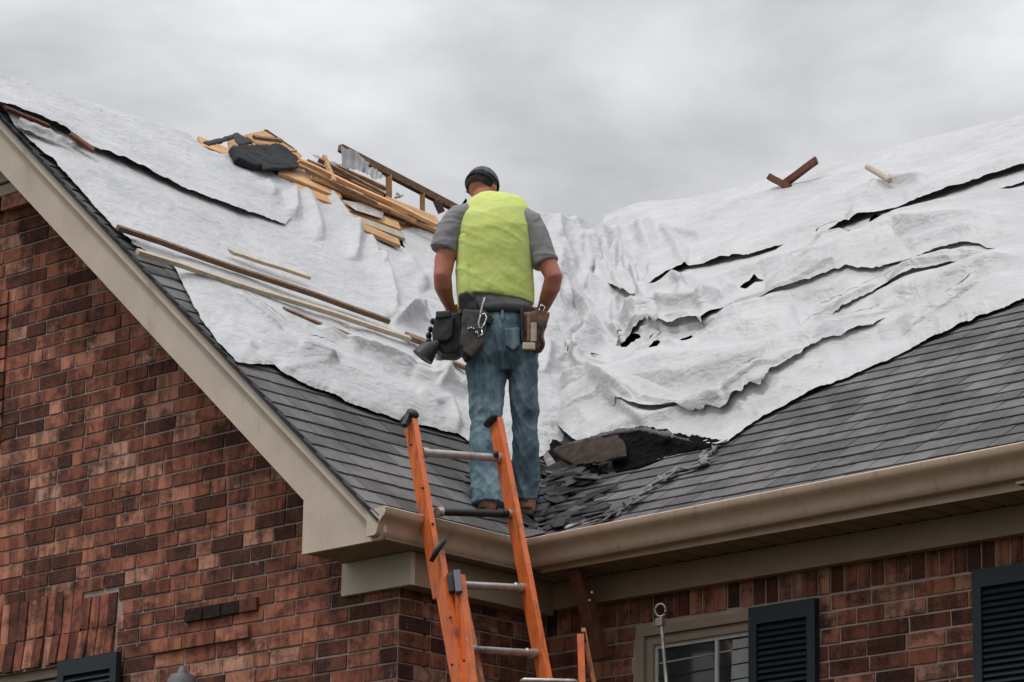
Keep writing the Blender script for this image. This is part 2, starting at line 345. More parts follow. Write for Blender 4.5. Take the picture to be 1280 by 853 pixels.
# gable bricks
arch_r = G(147, 760)[0]; arch_t = G(60, 745)[2]; sh1 = G(157, 838)[0]
siding_z = G(20, 245)[2]; pier_x = G(9, 450)[0]; pier_z0, pier_z1 = G(4, 560)[2], G(4, 365)[2]
for k in range(-64, 48):
    z = zbase+CH*(k+.5); x = XW+.0
    r = random.Random(900+k); first = r.choice((.12, .2, .24))
    while x > XL+.1:
        w = first if first else r.choice((.235, .235, .245, .245, .225, .26, .12, .165)); first = None
        if z < zbase and False: pass
        x0, x1 = x-w, x; x = x0
        c = ((x0+x1)/2, YG, z)
        if z > siding_z+.03 or z < .05: continue
        if x0 < wl1 and x1 > wl0 and z < zh1: continue
        if not in_view(c, 26):
            if z+CH/2 < rake_under(min(abs(x0+16.33), abs(x1+16.33))*0+(x0 if x0 > -16.33 else 2*-16.33-x1)): far.append(('g', x0, x1, z))
            continue
        if z < arch_t-.02 and x0 < arch_r+.005:
            if x1 < arch_r+.02: continue
            x0 = arch_r+.006
            if x1-x0 < .04: continue
        if z-CH/2 > rake_under(x0): continue
        cand.append((w, 'g', x0, x1, z))
# main wall bricks
sold_b = Wm(1100, 733)[2]; sold_t = 5.24
sx0, sx1 = Wm(942, 800)[0], Wm(1027, 800)[0]
rx0 = Wm(1222, 780)[0]
for k in range(-64, 3):
    z = sold_b-.004+CH*(k-.5-0)
    if z > sold_b: continue
    r = random.Random(300+k); x = XW
    while x < XRR-.3:
        w = r.choice((.235, .235, .245, .245, .25, .12, .17)); xa, xb = x, x+w; x = xb
        if z < .05: continue
        if not in_view(((xa+xb)/2, YR, z), 26):
            if not (xb > wo0 and xa < wo1 and z > zh2-1.5): far.append(('m', xa, xb, z))
            continue
        if xb > wo0 and xa < wo1:
            if xa < wo0-.05: xb = wo0-.004
            elif xb > wo1+.05: xa = wo1+.004
            else: continue
        cand.append((w, 'm', xa, xb, z))
# return wall bricks (along Y)
for k in range(-64, 6):
    z = zbase+CH*(k+.5)
    if z > 5.2 or z < .05: continue
    y = YG-.004; r = random.Random(500+k); first = r.choice((.12, .235))
    while y < YR:
        w = first or r.choice((.235, .235, .245, .12)); first = None; ya, yb = y, min(y+w, YR); y += w
        if yb-ya < .05: continue
        if not in_view((XW, (ya+yb)/2, z), 20): far.append(('r', ya, yb, z)); continue
        cand.append((w, 'r', ya, yb, z))
fb = {'g': MB(), 'm': MB(), 'r': MB()}
for kd, p, q, z in far:
    if kd == 'g': fb['g'].box((p+.005, YG-.002, z-.035), (q-.005, YG+.02, z+.035))
    elif kd == 'm': fb['m'].box((p+.005, YR-.002, z-.035), (q-.005, YR+.02, z+.035))
    else: fb['r'].box((XW-.02, p+.005, z-.035), (XW+.002, q-.005, z+.035))
for kd, par in (('g', gable), ('m', mainw), ('r', ret)):
    if fb[kd].v: tag(fb[kd].obj('brickwork', M['brick_field'] if False else M['brick'], par), kind='stuff')
gc = [c for c in cand if c[1] == 'g']
DEPTH = .06
for (w, kd, p, q, z) in cand:
    jt = .0105; hh = CH-jt
    proud = random.uniform(-.001, .003)
    mesh = BM[random.randrange(7)]
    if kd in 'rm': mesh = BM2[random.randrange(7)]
    if kd == 'r':
        if p < YG: p = YG+.004+.0
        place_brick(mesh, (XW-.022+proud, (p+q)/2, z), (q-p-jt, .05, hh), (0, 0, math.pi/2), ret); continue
    if kd == 'g':
        # trim to the rake
        zt0, zt1 = rake_under(p), rake_under(q)
        if z+CH/2 > zt1:
            poly = [(p+jt/2, z-hh/2), (q-jt/2, z-hh/2), (q-jt/2, z+hh/2), (p+jt/2, z+hh/2)]; out = []
            f_ = lambda P_: rake_under(P_[0])-.004-P_[1]
            for i in range(4):
                a_, b_ = poly[i], poly[(i+1) % 4]; fa, fb = f_(a_), f_(b_)
                if fa >= 0: out.append(a_)
                if fa*fb < 0: t = fa/(fa-fb); out.append((a_[0]+t*(b_[0]-a_[0]), a_[1]+t*(b_[1]-a_[1])))
            if len(out) >= 3:
                mb = MB(); mb.prism([(u[0], YG-.002, u[1]) for u in out], (0, .04, 0)); mb.obj('brick', M['brick'], gable)
            continue
        place_brick(mesh, ((p+q)/2, YG+.022-proud, z), (q-p-jt, .05, hh), (0, 0, 0), gable)
    else:
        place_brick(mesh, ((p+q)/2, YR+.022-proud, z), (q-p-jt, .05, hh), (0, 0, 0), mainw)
# soldier courses
def soldier(pa, parent, mat=None):
    mb = MB(); mb.prism(pa, (0, .05, 0)); return mb.obj('soldier_brick', mat or M['brick'], parent)
x = XW+.01; r = random.Random(5)
while x < -9.35:
    w = .0815
    c = ((x+w/2), YR, (sold_b+sold_t)/2)
    if proj(c)[0] > 1300:
        mb = MB()
        while x < XRR-.1: mb.box((x+.005, YR-.004, sold_b+.006), (x+w-.006, YR+.03, sold_t)); x += w
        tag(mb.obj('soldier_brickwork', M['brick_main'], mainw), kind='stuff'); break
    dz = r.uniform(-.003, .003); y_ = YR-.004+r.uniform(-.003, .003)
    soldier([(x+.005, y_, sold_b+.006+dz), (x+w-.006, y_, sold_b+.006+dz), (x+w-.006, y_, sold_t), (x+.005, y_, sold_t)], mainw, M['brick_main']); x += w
# two soldier rows over the gable window, slumped
zt_, zm_, zb_ = arch_t, G(60, 797)[2], G(60, 832)[2]
r = random.Random(11); x = wl0-.0
while x < arch_r-.03:
    w = r.uniform(.066, .082); j = [r.uniform(-.008, .008) for _ in range(6)]
    if proj((x+w, YG, zm_))[0] > -12:
        lean = -.02+.015*r.random()
        up = r.uniform(-.015, .012) if x < arch_r-.35 else -.05
        soldier([(x+lean+.005, YG-.012+j[0], zm_+.007+j[1]), (x+w+lean-.004, YG-.012+j[0], zm_+.007+j[2]), (x+w-.004+lean*.3, YG-.008, zt_+up-.004), (x+.005+lean*.3, YG-.008, zt_+up-.004)], gable)
        soldier([(x+lean*2+.005, YG-.02+j[3], zb_+j[4]), (x+w+lean*2-.004, YG-.02+j[3], zb_+j[4]), (x+w-.004+lean, YG-.014, zm_-.003), (x+.005+lean, YG-.014, zm_-.003)], gable)
    x += w
# pier joint at far left and the projecting brick sill under the siding
for k in range(3):
    xs = G(46, 232)[0]-.01-.26*k
    mb = MB(); mb.prism([(xs-.25, YG-.045, siding_z-.085), (xs-.008, YG-.045, siding_z-.085), (xs-.008, YG-.045, siding_z+.0), (xs-.25, YG-.045, siding_z+.0)], (0, .06, 0)); mb.obj('sill_brick', M['brick'], gable)
for k in range(5):
    z0 = siding_z+.012+k*.085; x1 = min(-15.0, X0-(z0+.08+.13-Z0)/A-.02)
    mb = MB(); xm_ = 2*-16.33-x1
    if x1 < xm_+.1: continue
    mb.prism([(xm_, YG-.008, z0+.074), (x1, YG-.008, z0+.074), (x1, YG-.03, z0), (xm_, YG-.03, z0)], (0, .02, 0)); mb.obj('siding_board', M['trim'], gable)
mb = MB()
for k in range(12):
    z = pier_z0+.04+k*.081
    if z < pier_z1: mb2 = MB(); mb2.prism([(pier_x-.24, YG-.018, z), (pier_x-.006, YG-.018, z), (pier_x-.006, YG-.018, z+.07), (pier_x-.24, YG-.018, z+.07)], (0, .03, 0)); mb2.obj('pier_brick', M['brick'], gable)
# --- roof deck ----------------------------------------------------------
rf = MB(); t_ = .05
def sheet(mb, poly, th, n):  # slab under a polygon
    n = np.array(n)*-th; return mb.prism(poly, n)
tv = 4.28; V0 = np.array((X0, YC, Z0)); V1 = np.array((X0-tv, YC+A/B*tv, Z0+A*tv))
ov = .03
def off(P, n, h): return np.array(P, float)+np.array(n)*h
zrl = lambda y: Z0+A*(X0-ridge_x(y))
e0 = (X0, Y0, Z0); rA = (ridge_x(Y0), Y0, zrl(Y0)); rM = (ridge_x(14.3), 14.3, zrl(14.3)); rB = (ridge_x(V1[1]), V1[1], zrl(V1[1]))
NOTCH = [L(594, 297), L(556, 290), L(470, 262), L(420, 236), L(372, 204)]
rN0 = (ridge_x(NOTCH[-1][1]-.15), NOTCH[-1][1]-.15, zrl(NOTCH[-1][1]-.15)); yN1 = L(614, 276)[1]; rN1 = (ridge_x(yN1), yN1, zrl(yN1))
mb = MB(); sheet(mb, [off(p, NL, -.012) for p in (e0, V0, V1, rB, rN1, *NOTCH, rN0, rM, rA)], .035, NL)
wing_roof = mb.obj('wing_roof', M['felt'], house)
mr = (X0-9, RIDGE_Y, Z0+B*(RIDGE_Y-YC)); mrR = (-4.2, RIDGE_Y, mr[2])
mb = MB(); sheet(mb, [off(p, NR, -.012) for p in (V0, (-4.2, YC, Z0), mrR, (V1[0]-.2, RIDGE_Y, mr[2]), V1)], .035, NR)
main_roof = mb.obj('main_roof', M['felt'], house)
bk = MB()     # far slopes
NLb = np.array((-A, 0, 1))/math.hypot(A, 1)
dn_ = lambda p: (p[0]-.75, p[1], p[2]-.75*A)
bk.prism([off(p, (0, 0, 1), -.05) for p in (rA, rM, rN0, dn_(rN0), dn_(rN1), rN1, rB, (ridge_x(0)-3.2, V1[1], zrl(0)-A*3.2), (ridge_x(0)-3.2, Y0, zrl(0)-A*3.2))], (0, 0, -.04))
bk.prism([off(p, (0, 0, 1), -.05) for p in (mrR, (X0-8, RIDGE_Y, mr[2]), (X0-8, 2*RIDGE_Y-YC, Z0), (-4.2, 2*RIDGE_Y-YC, Z0))], (0, 0, -.04))
bk.prism([off(p, (0, 0, 1), -.06) for p in ((X0-8, YC+2.5, Z0+B*2.5), (rB[0]-.1, V1[1], V1[2]-.05), (rB[0]-.1, RIDGE_Y, mr[2]), (X0-8, RIDGE_Y, mr[2]))], (0, 0, -.04))
bk.obj('rear_roof', M['asphalt'], house)
# --- tarp outline polygons (pixels of the photograph, laid onto the two slopes) ----------
LEFT_LOW = [(-60, -60), (9, 138), (20, 158), (60, 192), (100, 234), (145, 284), (162, 300), (178, 303), (215, 322), (232, 352), (252, 392), (276, 425), (300, 448), (316, 453), (345, 454), (360, 466), (392, 480), (430, 496), (470, 512), (510, 524), (548, 532), (575, 540), (600, 552), (640, 560), (676, 540), (800, 520), (900, 400), (900, 100), (800, -60)]
RIGHT = [(600, 560), (672, 522), (690, 540), (722, 548), (755, 541), (800, 533), (842, 545), (868, 551), (906, 549), (940, 524), (1000, 492), (1060, 466), (1110, 445), (1165, 418), (1220, 394), (1300, 362), (1420, 315), (1420, -60), (560, -60)]
def sdf(px, py, poly):
    px = np.asarray(px, float); py = np.asarray(py, float); d2 = np.full(px.shape, 1e18); ins = np.zeros(px.shape, bool); n = len(poly)
    for i in range(n):
        (ax, ay), (bx, by) = poly[i], poly[(i+1) % n]; ex, ey = bx-ax, by-ay
        t = np.clip(((px-ax)*ex+(py-ay)*ey)/(ex*ex+ey*ey+1e-9), 0, 1)
        d2 = np.minimum(d2, (px-ax-t*ex)**2+(py-ay-t*ey)**2)
        if ay != by: ins ^= ((ay > py) != (by > py)) & (px < (bx-ax)*(py-ay)/(by-ay)+ax)
    d = np.sqrt(d2); return np.where(ins, d, -d)
HOLE_PX = [(676, 545), (770, 530), (905, 548), (878, 562), (835, 568), (800, 580), (755, 592), (720, 600), (680, 592)]
# --- shingles -----------------------------------------------------------
def shingle_mesh(k, w):
    r = random.Random(k); mb = MB(); L_ = .20; th = .008
    a, b = r.uniform(-.004, .004), r.uniform(-.004, .004); mid = r.uniform(-.003, .003)
    # local x along course, y up the slope, z out; butt edge at y=0
    top = [(-w/2, a, th), (0, mid, th), (w/2, b, th), (w/2, L_, .001), (-w/2, L_, .001)]
    bot = [(p[0], p[1], p[2]-th) for p in top]
    mb.add(bot+top, [(4, 3, 2, 1, 0), (5, 6, 7, 8, 9)]+[(i, (i+1) % 5, (i+1) % 5+5, i+5) for i in range(5)])
    return mb.mesh('shingle', M['shingle'])
SW = [.11, .14, .17, .20, .23]
SM = [[shingle_mesh(k*10+i, w-.0055) for i in range(3)] for k, w in enumerate(SW)]
EXP = .132
def lay(parent, org, ux, uy, nn, length, rows, poly, limit, area_min, mn=0):
    """rows of shingles from the eave; ux along the eave, uy up the slope"""
    made = []; mbx = MB()
    for k in range(rows):
        rr = random.Random(k*7+int(abs(org[0])*10)); s = 0 if mn == 0 else -.02-random.random()*.12
        while s < length:
            i = rr.choices(range(5), (1, 2, 3, 3, 1) if s else (1, 1, 1, 1, 1))[0]; w = SW[i]
            c = org+ux*(s+w/2)+uy*(k*EXP-.01); s += w
            ce = c+uy*.07
            px, py = proj(ce)
            seen_ = -20 < px < 1300 and -20 < py < 873
            if sdf(px, py, poly) > 5: continue
            if not limit(ce, w): continue
            if mn == 1 and sdf(px, py, HOLE_PX) > 0: continue
            if ce@np.array((1, 0, 0)) > 90: continue
            if not seen_:
                mbx.add([P_ for P_ in (ce-ux*(w/2-.004)-uy*.07, ce+ux*(w/2-.004)-uy*.07, ce+ux*(w/2-.004)+uy*.09, ce-ux*(w/2-.004)+uy*.09)]+[P_+nn*h_ for P_, h_ in ((ce-ux*(w/2-.004)-uy*.07, .018), (ce+ux*(w/2-.004)-uy*.07, .018), (ce+ux*(w/2-.004)+uy*.09, .004), (ce-ux*(w/2-.004)+uy*.09, .004))], [(4, 5, 6, 7), (0, 1, 5, 4), (1, 2, 6, 5), (3, 0, 4, 7)]); continue
            tilt = .042+random.uniform(-.004, .010); yaw = random.uniform(-.006, .006)
            u2 = ux*math.cos(yaw)+uy*math.sin(yaw); v2 = -ux*math.sin(yaw)+uy*math.cos(yaw); n2 = nn
            v3 = v2*math.cos(-tilt*.6)+n2*math.sin(-tilt*.6); n3 = np.cross(u2, v3)
            o = bpy.data.objects.new('shingle', SM[i][rr.randrange(3)]); col.objects.link(o); o.parent = parent
            p = c+nn*(.0085+random.uniform(0, .0022))
            o.matrix_local = Matrix(((u2[0], v3[0], n3[0], p[0]), (u2[1], v3[1], n3[1], p[1]), (u2[2], v3[2], n3[2], p[2]), (0, 0, 0, 1)))
            made.append(o)
    if mbx.v: tag(mbx.obj('shingle_field', M['shingle'], parent), kind='stuff')
    return made
uyL = np.array((-1, 0, A))/math.hypot(1, A); uyR = np.array((0, 1, B))/math.hypot(1, B)
def limL(c, w):                       # in front of the valley on the wing slope
    t = (c[1]-YC)*B-(X0-c[0])*A; return c[1]-w/2 > Y0-.045 and t < .08
def limR(c, w):
    t = (c[1]-YC)*B-(X0-c[0])*A; return t > -.08 and c[0] > X0-4 and c[0] < -4.35 and c[1] < RIDGE_Y
shL = lay(wing_roof, np.array((X0-.016, Y0-.04, Z0+.014)), np.array((0, 1., 0)), uyL, NL, 3.4, 36, LEFT_LOW, limL, 0, 0)
shR = lay(main_roof, np.array((X0-1.2, YC+.016, Z0+.011)), np.array((1., 0, 0)), uyR, NR, 9.6, 52, RIGHT, limR, 0, 1)
print('bricks', len(cand), 'gable', len(gc), 'shingles', len(shL), len(shR))
# --- rake board and box return -----------------------------------------
YF = Y0-.0
def F0(px, py, dy=0): return on_plane(px, py, (0, 1, 0), YF+dy)
zt0 = lambda x: Z0+A*(X0-x)-.028
wv = .30   # vertical width of the board
bx = F0(379, 640)[0]; zb0 = F0(378, 693)[2]
xe = X0+.0
mb = MB(); mb.prism([(rA[0], YF, zt0(rA[0])), (xe, YF, zt0(xe)), (xe, YF, zb0+.035), (xe-.03, YF, zb0), (bx, YF, zb0), (bx, YF, zt0(bx)-wv), (rA[0], YF, zt0(rA[0])-wv)], (0, .022, 0))
rake = mb.obj('rake_board', M['trim'], house)
mb = MB(); mb.prism([(rA[0], YF-.028, zt0(rA[0])+.008), (xe-.02, YF-.028, zt0(xe-.02)+.008), (xe-.02, YF-.028, zt0(xe-.02)-.05), (rA[0], YF-.028, zt0(rA[0])-.05)], (0, .026, 0)); mb.obj('rake_trim', M['trim'], house)
mb = MB(); mb.prism([(rA[0], YF-.045, zt0(rA[0])+.024), (xe, YF-.045, zt0(xe)+.024), (xe, YF-.045, zt0(xe)+.011), (rA[0], YF-.045, zt0(rA[0])+.011)], (0, .06, 0)); mb.obj('drip_edge', M['asphalt'], house)
mb = MB(); mb.prism([(rA[0], YF+.024, zt0(rA[0])-wv+.03), (bx, YF+.024, zt0(bx)-wv+.03), (bx, YF+.024, zt0(bx)-wv+.05), (rA[0], YF+.024, zt0(rA[0])-wv+.05)], (0, .32, 0)); mb.obj('rake_soffit', M['soffit'], house)
# other half of the gable rake
mb = MB(); xl = 2*rA[0]-X0; mb.prism([(rA[0]-.002, YF, zt0(rA[0])), (xl, YF, zt0(X0)), (xl, YF, zt0(X0)-wv), (rA[0]-.002, YF, zt0(rA[0])-wv)], (0, .022, 0)); mb.obj('rake_board', M['trim'], house)
# --- soffits, friezes ----------------------------------------------------
SZ = zb0+.004
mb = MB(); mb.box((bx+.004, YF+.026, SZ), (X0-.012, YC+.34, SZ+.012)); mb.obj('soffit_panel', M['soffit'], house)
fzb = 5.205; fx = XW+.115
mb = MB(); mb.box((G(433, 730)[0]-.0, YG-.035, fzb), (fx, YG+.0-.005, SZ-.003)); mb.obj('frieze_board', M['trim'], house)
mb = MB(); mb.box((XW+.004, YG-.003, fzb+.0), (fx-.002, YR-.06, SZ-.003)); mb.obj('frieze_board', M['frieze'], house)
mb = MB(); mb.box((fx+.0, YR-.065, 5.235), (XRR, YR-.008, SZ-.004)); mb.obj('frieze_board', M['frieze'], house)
x = X0+.004; pw = .305
while x < XRR-.1:
    mb = MB(); x1 = x+pw-.006
    n_ = 2
    for q in range(n_):
        xa = x+q*(pw/n_); xb = xa+pw/n_-.020
        mb.prism([(xa, YC+.087, SZ+.014), (xb+.008, YC+.087, SZ+.014), (xb+.004, YC+.087, SZ+.004), (xb, YC+.087, SZ), (xa+.006, YC+.087, SZ), (xa+.002, YC+.087, SZ+.004)], (0, YR-.147-YC, 0))
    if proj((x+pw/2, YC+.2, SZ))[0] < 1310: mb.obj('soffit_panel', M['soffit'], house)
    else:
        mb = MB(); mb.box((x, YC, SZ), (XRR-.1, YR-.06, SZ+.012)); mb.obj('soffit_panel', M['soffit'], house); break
    x += pw
mb = MB(); mb.box((X0-.4, YC+.09, SZ+.016), (XRR, YR+.1, SZ+.026)); mb.obj('soffit_backing', M['char'], house)  # black backing, so the grooves between panels are dark by colour
# --- gutters -------------------------------------------------------------
# profile: (out, z): front lip, ogee face, bottom, back
PROF = [(.0, .045), (.0, -.078), (.058, -.078), (.068, -.068), (.074, -.050), (.080, -.030), (.090, -.012), (.106, .004), (.120, .016), (.128, .028), (.129, .054), (.120, .060), (.112, .056), (.112, .046), (.119, .044), (.114, .026), (.100, .012), (.082, -.008), (.070, -.034), (.060, -.062), (.052, -.070), (.006, -.070), (.006, .045)]
def gutter(p, q, outv, lift0, lift1, m0=0, m1=0, sag=None):
    """sweep the profile from p to q; m0/m1 mitre: shift along the run per unit of 'out'"""
    p, q = np.array(p, float), np.array(q, float); d = (q-p)/np.linalg.norm(q-p); outv = np.array(outv, float); mb = MB(); n = len(PROF); seg = 14; vs = []
    for i in range(seg+1):
        t = i/seg; b = p+(q-p)*t; lift = lift0+(lift1-lift0)*t
        for (o_, z_) in PROF:
            mit = (m0*o_ if i == 0 else 0)+(m1*o_ if i == seg else 0)
            hz = z_*(1+.35*max(0, lift*4))
            vs.append(b+outv*o_+d*mit+np.array((0, 0, hz+lift)))
    fs = [(i*n+k, (i+1)*n+k, (i+1)*n+(k+1) % n, i*n+(k+1) % n) for i in range(seg) for k in range(n)]
    mb.add(vs, fs)
    return mb
GX = X0-.085      # back of the return gutter
GYb = YC+.085
g1 = gutter((GX, Y0-.03, Z0), (GX, GYb, Z0), (1, 0, 0), 0, 0, 0, -1)
go = g1.obj('gutter', M['gutter'], house, smooth=True, sharp=35)
mb = MB(); mb.prism([(GX+o_, Y0-.03, Z0+z_) for o_, z_ in PROF[:12]]+[(GX, Y0-.03, Z0+.05)], (0, -.006, 0)); mb.obj('end_cap', M['trim'], go)
g2 = gutter((GX, GYb, Z0), (XRR, GYb, Z0), (0, -1, 0), 0.0, .075, 1, 0)
go2 = g2.obj('gutter', M['gutter'], house, smooth=True, sharp=35)
mb = MB(); mb.box((GX-.02, Y0+.03, SZ+.013), (GX-.002, YC+.3, Z0-.03)); mb.box((GX-.001, GYb+.004, SZ+.016), (XRR, GYb+.02, Z0-.03)); mb.box((X0+.05, GYb-.006, SZ-.007), (XRR, GYb+.0005, Z0+.03)); mb.obj('fascia_board', M['gutter'], house)
# --- windows -------------------------------------------------------------
def P3(x, y, z): return (x, y, z)
wy = YR+.03
win = tag(bpy.data.objects.new('window', None)) ; bpy.data.objects.remove(win)
z_t = zh2; x0, x1 = wo0, Wm(942, 800)[0]+.45; 
mb = MB(); fw = .05
mb.box((wo0, wy-.03, z_t-.045), (wo1, wy+.05, z_t)); mb.box((wo0, wy-.03, z_t-1.5), (wo0+fw, wy+.05, z_t-.045))
wf = mb.obj('window', M['window_frame'], house)
mb = MB(); mb.box((wo0+fw+.003, wy-.008, z_t-.09), (wo1, wy+.04, z_t-.047)); mb.box((wo0+fw+.003, wy-.008, z_t-1.5), (wo0+fw+.045, wy+.04, z_t-.09)); mb.obj('window_sash', M['window_frame'], wf)
gx0 = wo0+fw+.045; gz = z_t-.09
mb = MB(); mb.box((gx0, wy+.022, gz-1.4), (wo1, wy+.03, gz)); mb.obj('pane', M['glass'], wf)
mb = MB(); xm = Wm(889, 830)[0]; mb.box((xm-.009, wy+.008, gz-1.4), (xm+.009, wy+.022, gz)); mb.box((gx0, wy+.010, gz-.02), (wo1, wy+.0215, gz-.0)); mb.box((gx0, wy+.010, gz-1.4), (gx0+.014, wy+.0215, gz-.02)); mb.obj('muntin', M['muntin'], wf)
for k in range(4):
    zz = gz-.085-.075*k; mb = MB(); xa = gx0+.02; xb = xm-.02 if k % 2 else wo1
    mb.prism([(xa, wy+.0185, zz-.004), (wo1, wy+.0185, zz+.02), (wo1, wy+.0185, zz+.014), (xa, wy+.0185, zz-.012)], (0, .003, 0)); mb.obj('blind_slat', M['black_plastic'] if k else M['blind'], wf)
mb = MB(); mb.prism([(Wm(905, 840)[0], wy+.0185, gz-.3), (Wm(935, 840)[0], wy+.0185, gz-.3), (Wm(928, 800)[0], wy+.0185, gz-.03), (Wm(908, 800)[0], wy+.0185, gz-.03)], (0, .003, 0)); mb.obj('curtain', M['blind'], wf)
def shutter(x0, x1, zt_, h, y, name='shutter'):
    mb = MB(); st = .05; t = .035
    mb.box((x0, y-t, zt_-h), (x0+st, y, zt_)); mb.box((x1-st, y-t, zt_-h), (x1, y, zt_)); mb.box((x0+st, y-t, zt_-.085), (x1-st, y, zt_))
    mb.box((x0+st, y-t, zt_-h), (x1-st, y, zt_-h+.085))
    f = mb.obj(name, M['shutter'], house)
    z = zt_-.09; k = 0
    while z > zt_-h+.1:
        m2 = MB(); m2.prism([(x0+st+.001, y-t+.004, z-.030), (x0+st+.001, y-t+.009, z-.034), (x0+st+.001, y-.004, z-.004), (x0+st+.001, y-.008, z)], (x1-x0-2*st-.002, 0, 0)); m2.obj('slat', M['shutter'], f); z -= .030; k += 1
        if proj((x0, y, z))[1] > 900: break
    m2 = MB(); m2.box((x0+st, y-.003, zt_-h+.085), (x1-st, y-.001, zt_-.085)); m2.obj('shutter_back', M['shutter'], f)
    return f
shutter(sx0, sx1-.01, Wm(980, 756)[2], 1.4, YR-.006)
shutter(rx0, rx0+.36, Wm(1235, 713)[2], 1.5, YR-.006)
# gable window under the soldier courses
mb = MB(); zz = zh1; mb.box((wl0, YG+.03, zz-.05), (wl1, YG+.1, zz)); mb.box((wl0, YG+.03, zz-1.4), (wl0+.05, YG+.1, zz-.05)); mb.box((wl1-.05, YG+.03, zz-1.4), (wl1, YG+.1, zz-.05))
wf2 = mb.obj('window', M['window_frame'], house); mb = MB(); mb.box((wl0+.05, YG+.06, zz-1.4), (wl1-.05, YG+.07, zz-.05)); mb.obj('pane', M['glass'], wf2)
p_, q_ = G(84, 826)[0], G(157, 826)[0]; shutter(p_, q_, G(120, 823)[2], 1.4, YG-.03)
print('windows done')
# ------------------------------------------------------------------ white sheeting
def seg_field(px, py, line, wu, wd, taper=True):
    """asymmetric ridge profile round a polyline; wu = falloff (px) on the upper side, wd below"""
    best = np.full(px.shape, 1e9); sd_ = np.zeros(px.shape); pos = np.zeros(px.shape)
    ln = [0]
    for i in range(len(line)-1): ln.append(ln[-1]+math.hypot(line[i+1][0]-line[i][0], line[i+1][1]-line[i][1]))
    for i in range(len(line)-1):
        (ax, ay), (bx, by) = line[i][:2], line[i+1][:2]; ex, ey = bx-ax, by-ay; l2 = ex*ex+ey*ey
        t = np.clip(((px-ax)*ex+(py-ay)*ey)/l2, 0, 1); qx, qy = ax+t*ex, ay+t*ey
        d = np.hypot(px-qx, py-qy); mcl = d < best
        best = np.where(mcl, d, best); cr_ = (ex*(py-ay)-ey*(px-ax))/math.sqrt(l2)
        sd_ = np.where(mcl, np.sign(cr_)*d, sd_); pos = np.where(mcl, (ln[i]+t*math.sqrt(l2))/ln[-1], pos)
    w = np.where(sd_ < 0, wu, wd)*1.0; f = .35*np.exp(-(best/w)**2)+.65*np.exp(-(np.sqrt(best**2+2.0)-1.41)/(w*.85))
    if taper: f = f*np.clip(np.minimum(pos, 1-pos)*5, 0, 1)**.7
    return f, sd_, pos
def grid_sheet(name, side, x0, x1, y0, y1, step, outline, height, holes=(), lift=.03, mat=None, parent=None, merge=None):
    nx = int((x1-x0)/step)+1; ny = int((y1-y0)/step)+1
    X, Y = np.meshgrid(np.linspace(x0, x1, nx), np.linspace(y0, y1, ny), indexing='ij')
    xr = ridge_x(Y)
    if side == 'L':
        zl = Z0+A*(X0-np.maximum(X, xr)); back = np.maximum(xr-X, 0); Z = zl-A*back
        Xp, Yp = np.maximum(X, xr), Y; Zp = zl
        n = np.zeros(X.shape+(3,)); n[..., 0] = NL[0]; n[..., 2] = NL[2]
    else:
        zr_ = Z0+B*(np.minimum(Y, RIDGE_Y)-YC); back = np.maximum(Y-RIDGE_Y, 0); Z = zr_-B*back
        Xp, Yp = X, np.minimum(Y, RIDGE_Y); Zp = zr_
        n = np.zeros(X.shape+(3,)); n[..., 1] = NR[1]; n[..., 2] = NR[2]
    P = np.stack([Xp, Yp, Zp], -1); px, py = proj(P+n*(lift+.006))
    S = sdf(px, py, outline)
    S = S+1.2*vnoise(np.stack([px*.09, py*.09, 0*px], -1))+.7*vnoise(np.stack([px*.3, py*.3, 0*px+4], -1))
    hgt = height(px, py, P, S)
    for hpoly in holes: S = np.minimum(S, -sdf(px, py, hpoly)+.4*vnoise(np.stack([px*.3, py*.3, 0*px+4], -1)))
    if merge is not None:                     # valley: sheet lies on the higher of the two slopes
        zl2 = Z0+A*(X0-X) if side == 'R' else Z0+B*(Y-YC)
        dz = zl2-Z
        S = np.minimum(S, (merge-dz)*60)
    hgt = np.maximum(hgt, -.007-.008*np.exp(-np.clip(S, 0, 99)/5)) if merge is not None else hgt
    V = np.stack([X, Y, Z], -1)+n*(lift+hgt)[..., None]
    V = V.reshape(-1, 3); s = S.ravel()
    idx = np.arange(nx*ny).reshape(nx, ny); a, b, c, d = idx[:-1, :-1].ravel(), idx[1:, :-1].ravel(), idx[1:, 1:].ravel(), idx[:-1, 1:].ravel()
    pos_ = s > 0; cnt = pos_[a].astype(int)+pos_[b]+pos_[c]+pos_[d]
    full = cnt == 4; quads = np.stack([a[full], b[full], c[full], d[full]], 1)
    mix = (cnt > 0) & (cnt < 4); verts = [V]; extra = []; ecache = {}; nv = len(V); polys = []
    for q in zip(a[mix], b[mix], c[mix], d[mix]):
        out = []
        for i in range(4):
            u, v = q[i], q[(i+1) % 4]
            if s[u] > 0: out.append(int(u))
            if (s[u] > 0) != (s[v] > 0):
                key = (min(u, v), max(u, v))
                if key not in ecache:
                    t = s[u]/(s[u]-s[v]); ecache[key] = nv+len(extra); extra.append(V[u]+(V[v]-V[u])*t)
                out.append(ecache[key])
        if len(out) >= 3: polys.append(out)
    allv = np.vstack([V, np.array(extra)]) if extra else V
    used = np.zeros(len(allv), bool); used[quads.ravel()] = True
    for p in polys: used[p] = True
    remap = np.cumsum(used)-1; allv = allv[used]
    faces = remap[quads].tolist()+[[int(remap[i]) for i in p] for p in polys]
    me = bpy.data.meshes.new(name); me.from_pydata(allv.tolist(), [], faces); me.update(); me['world'] = 1; me.materials.append(mat or M['tarp'])
    return mesh_obj(name, me, None, parent, smooth=True)
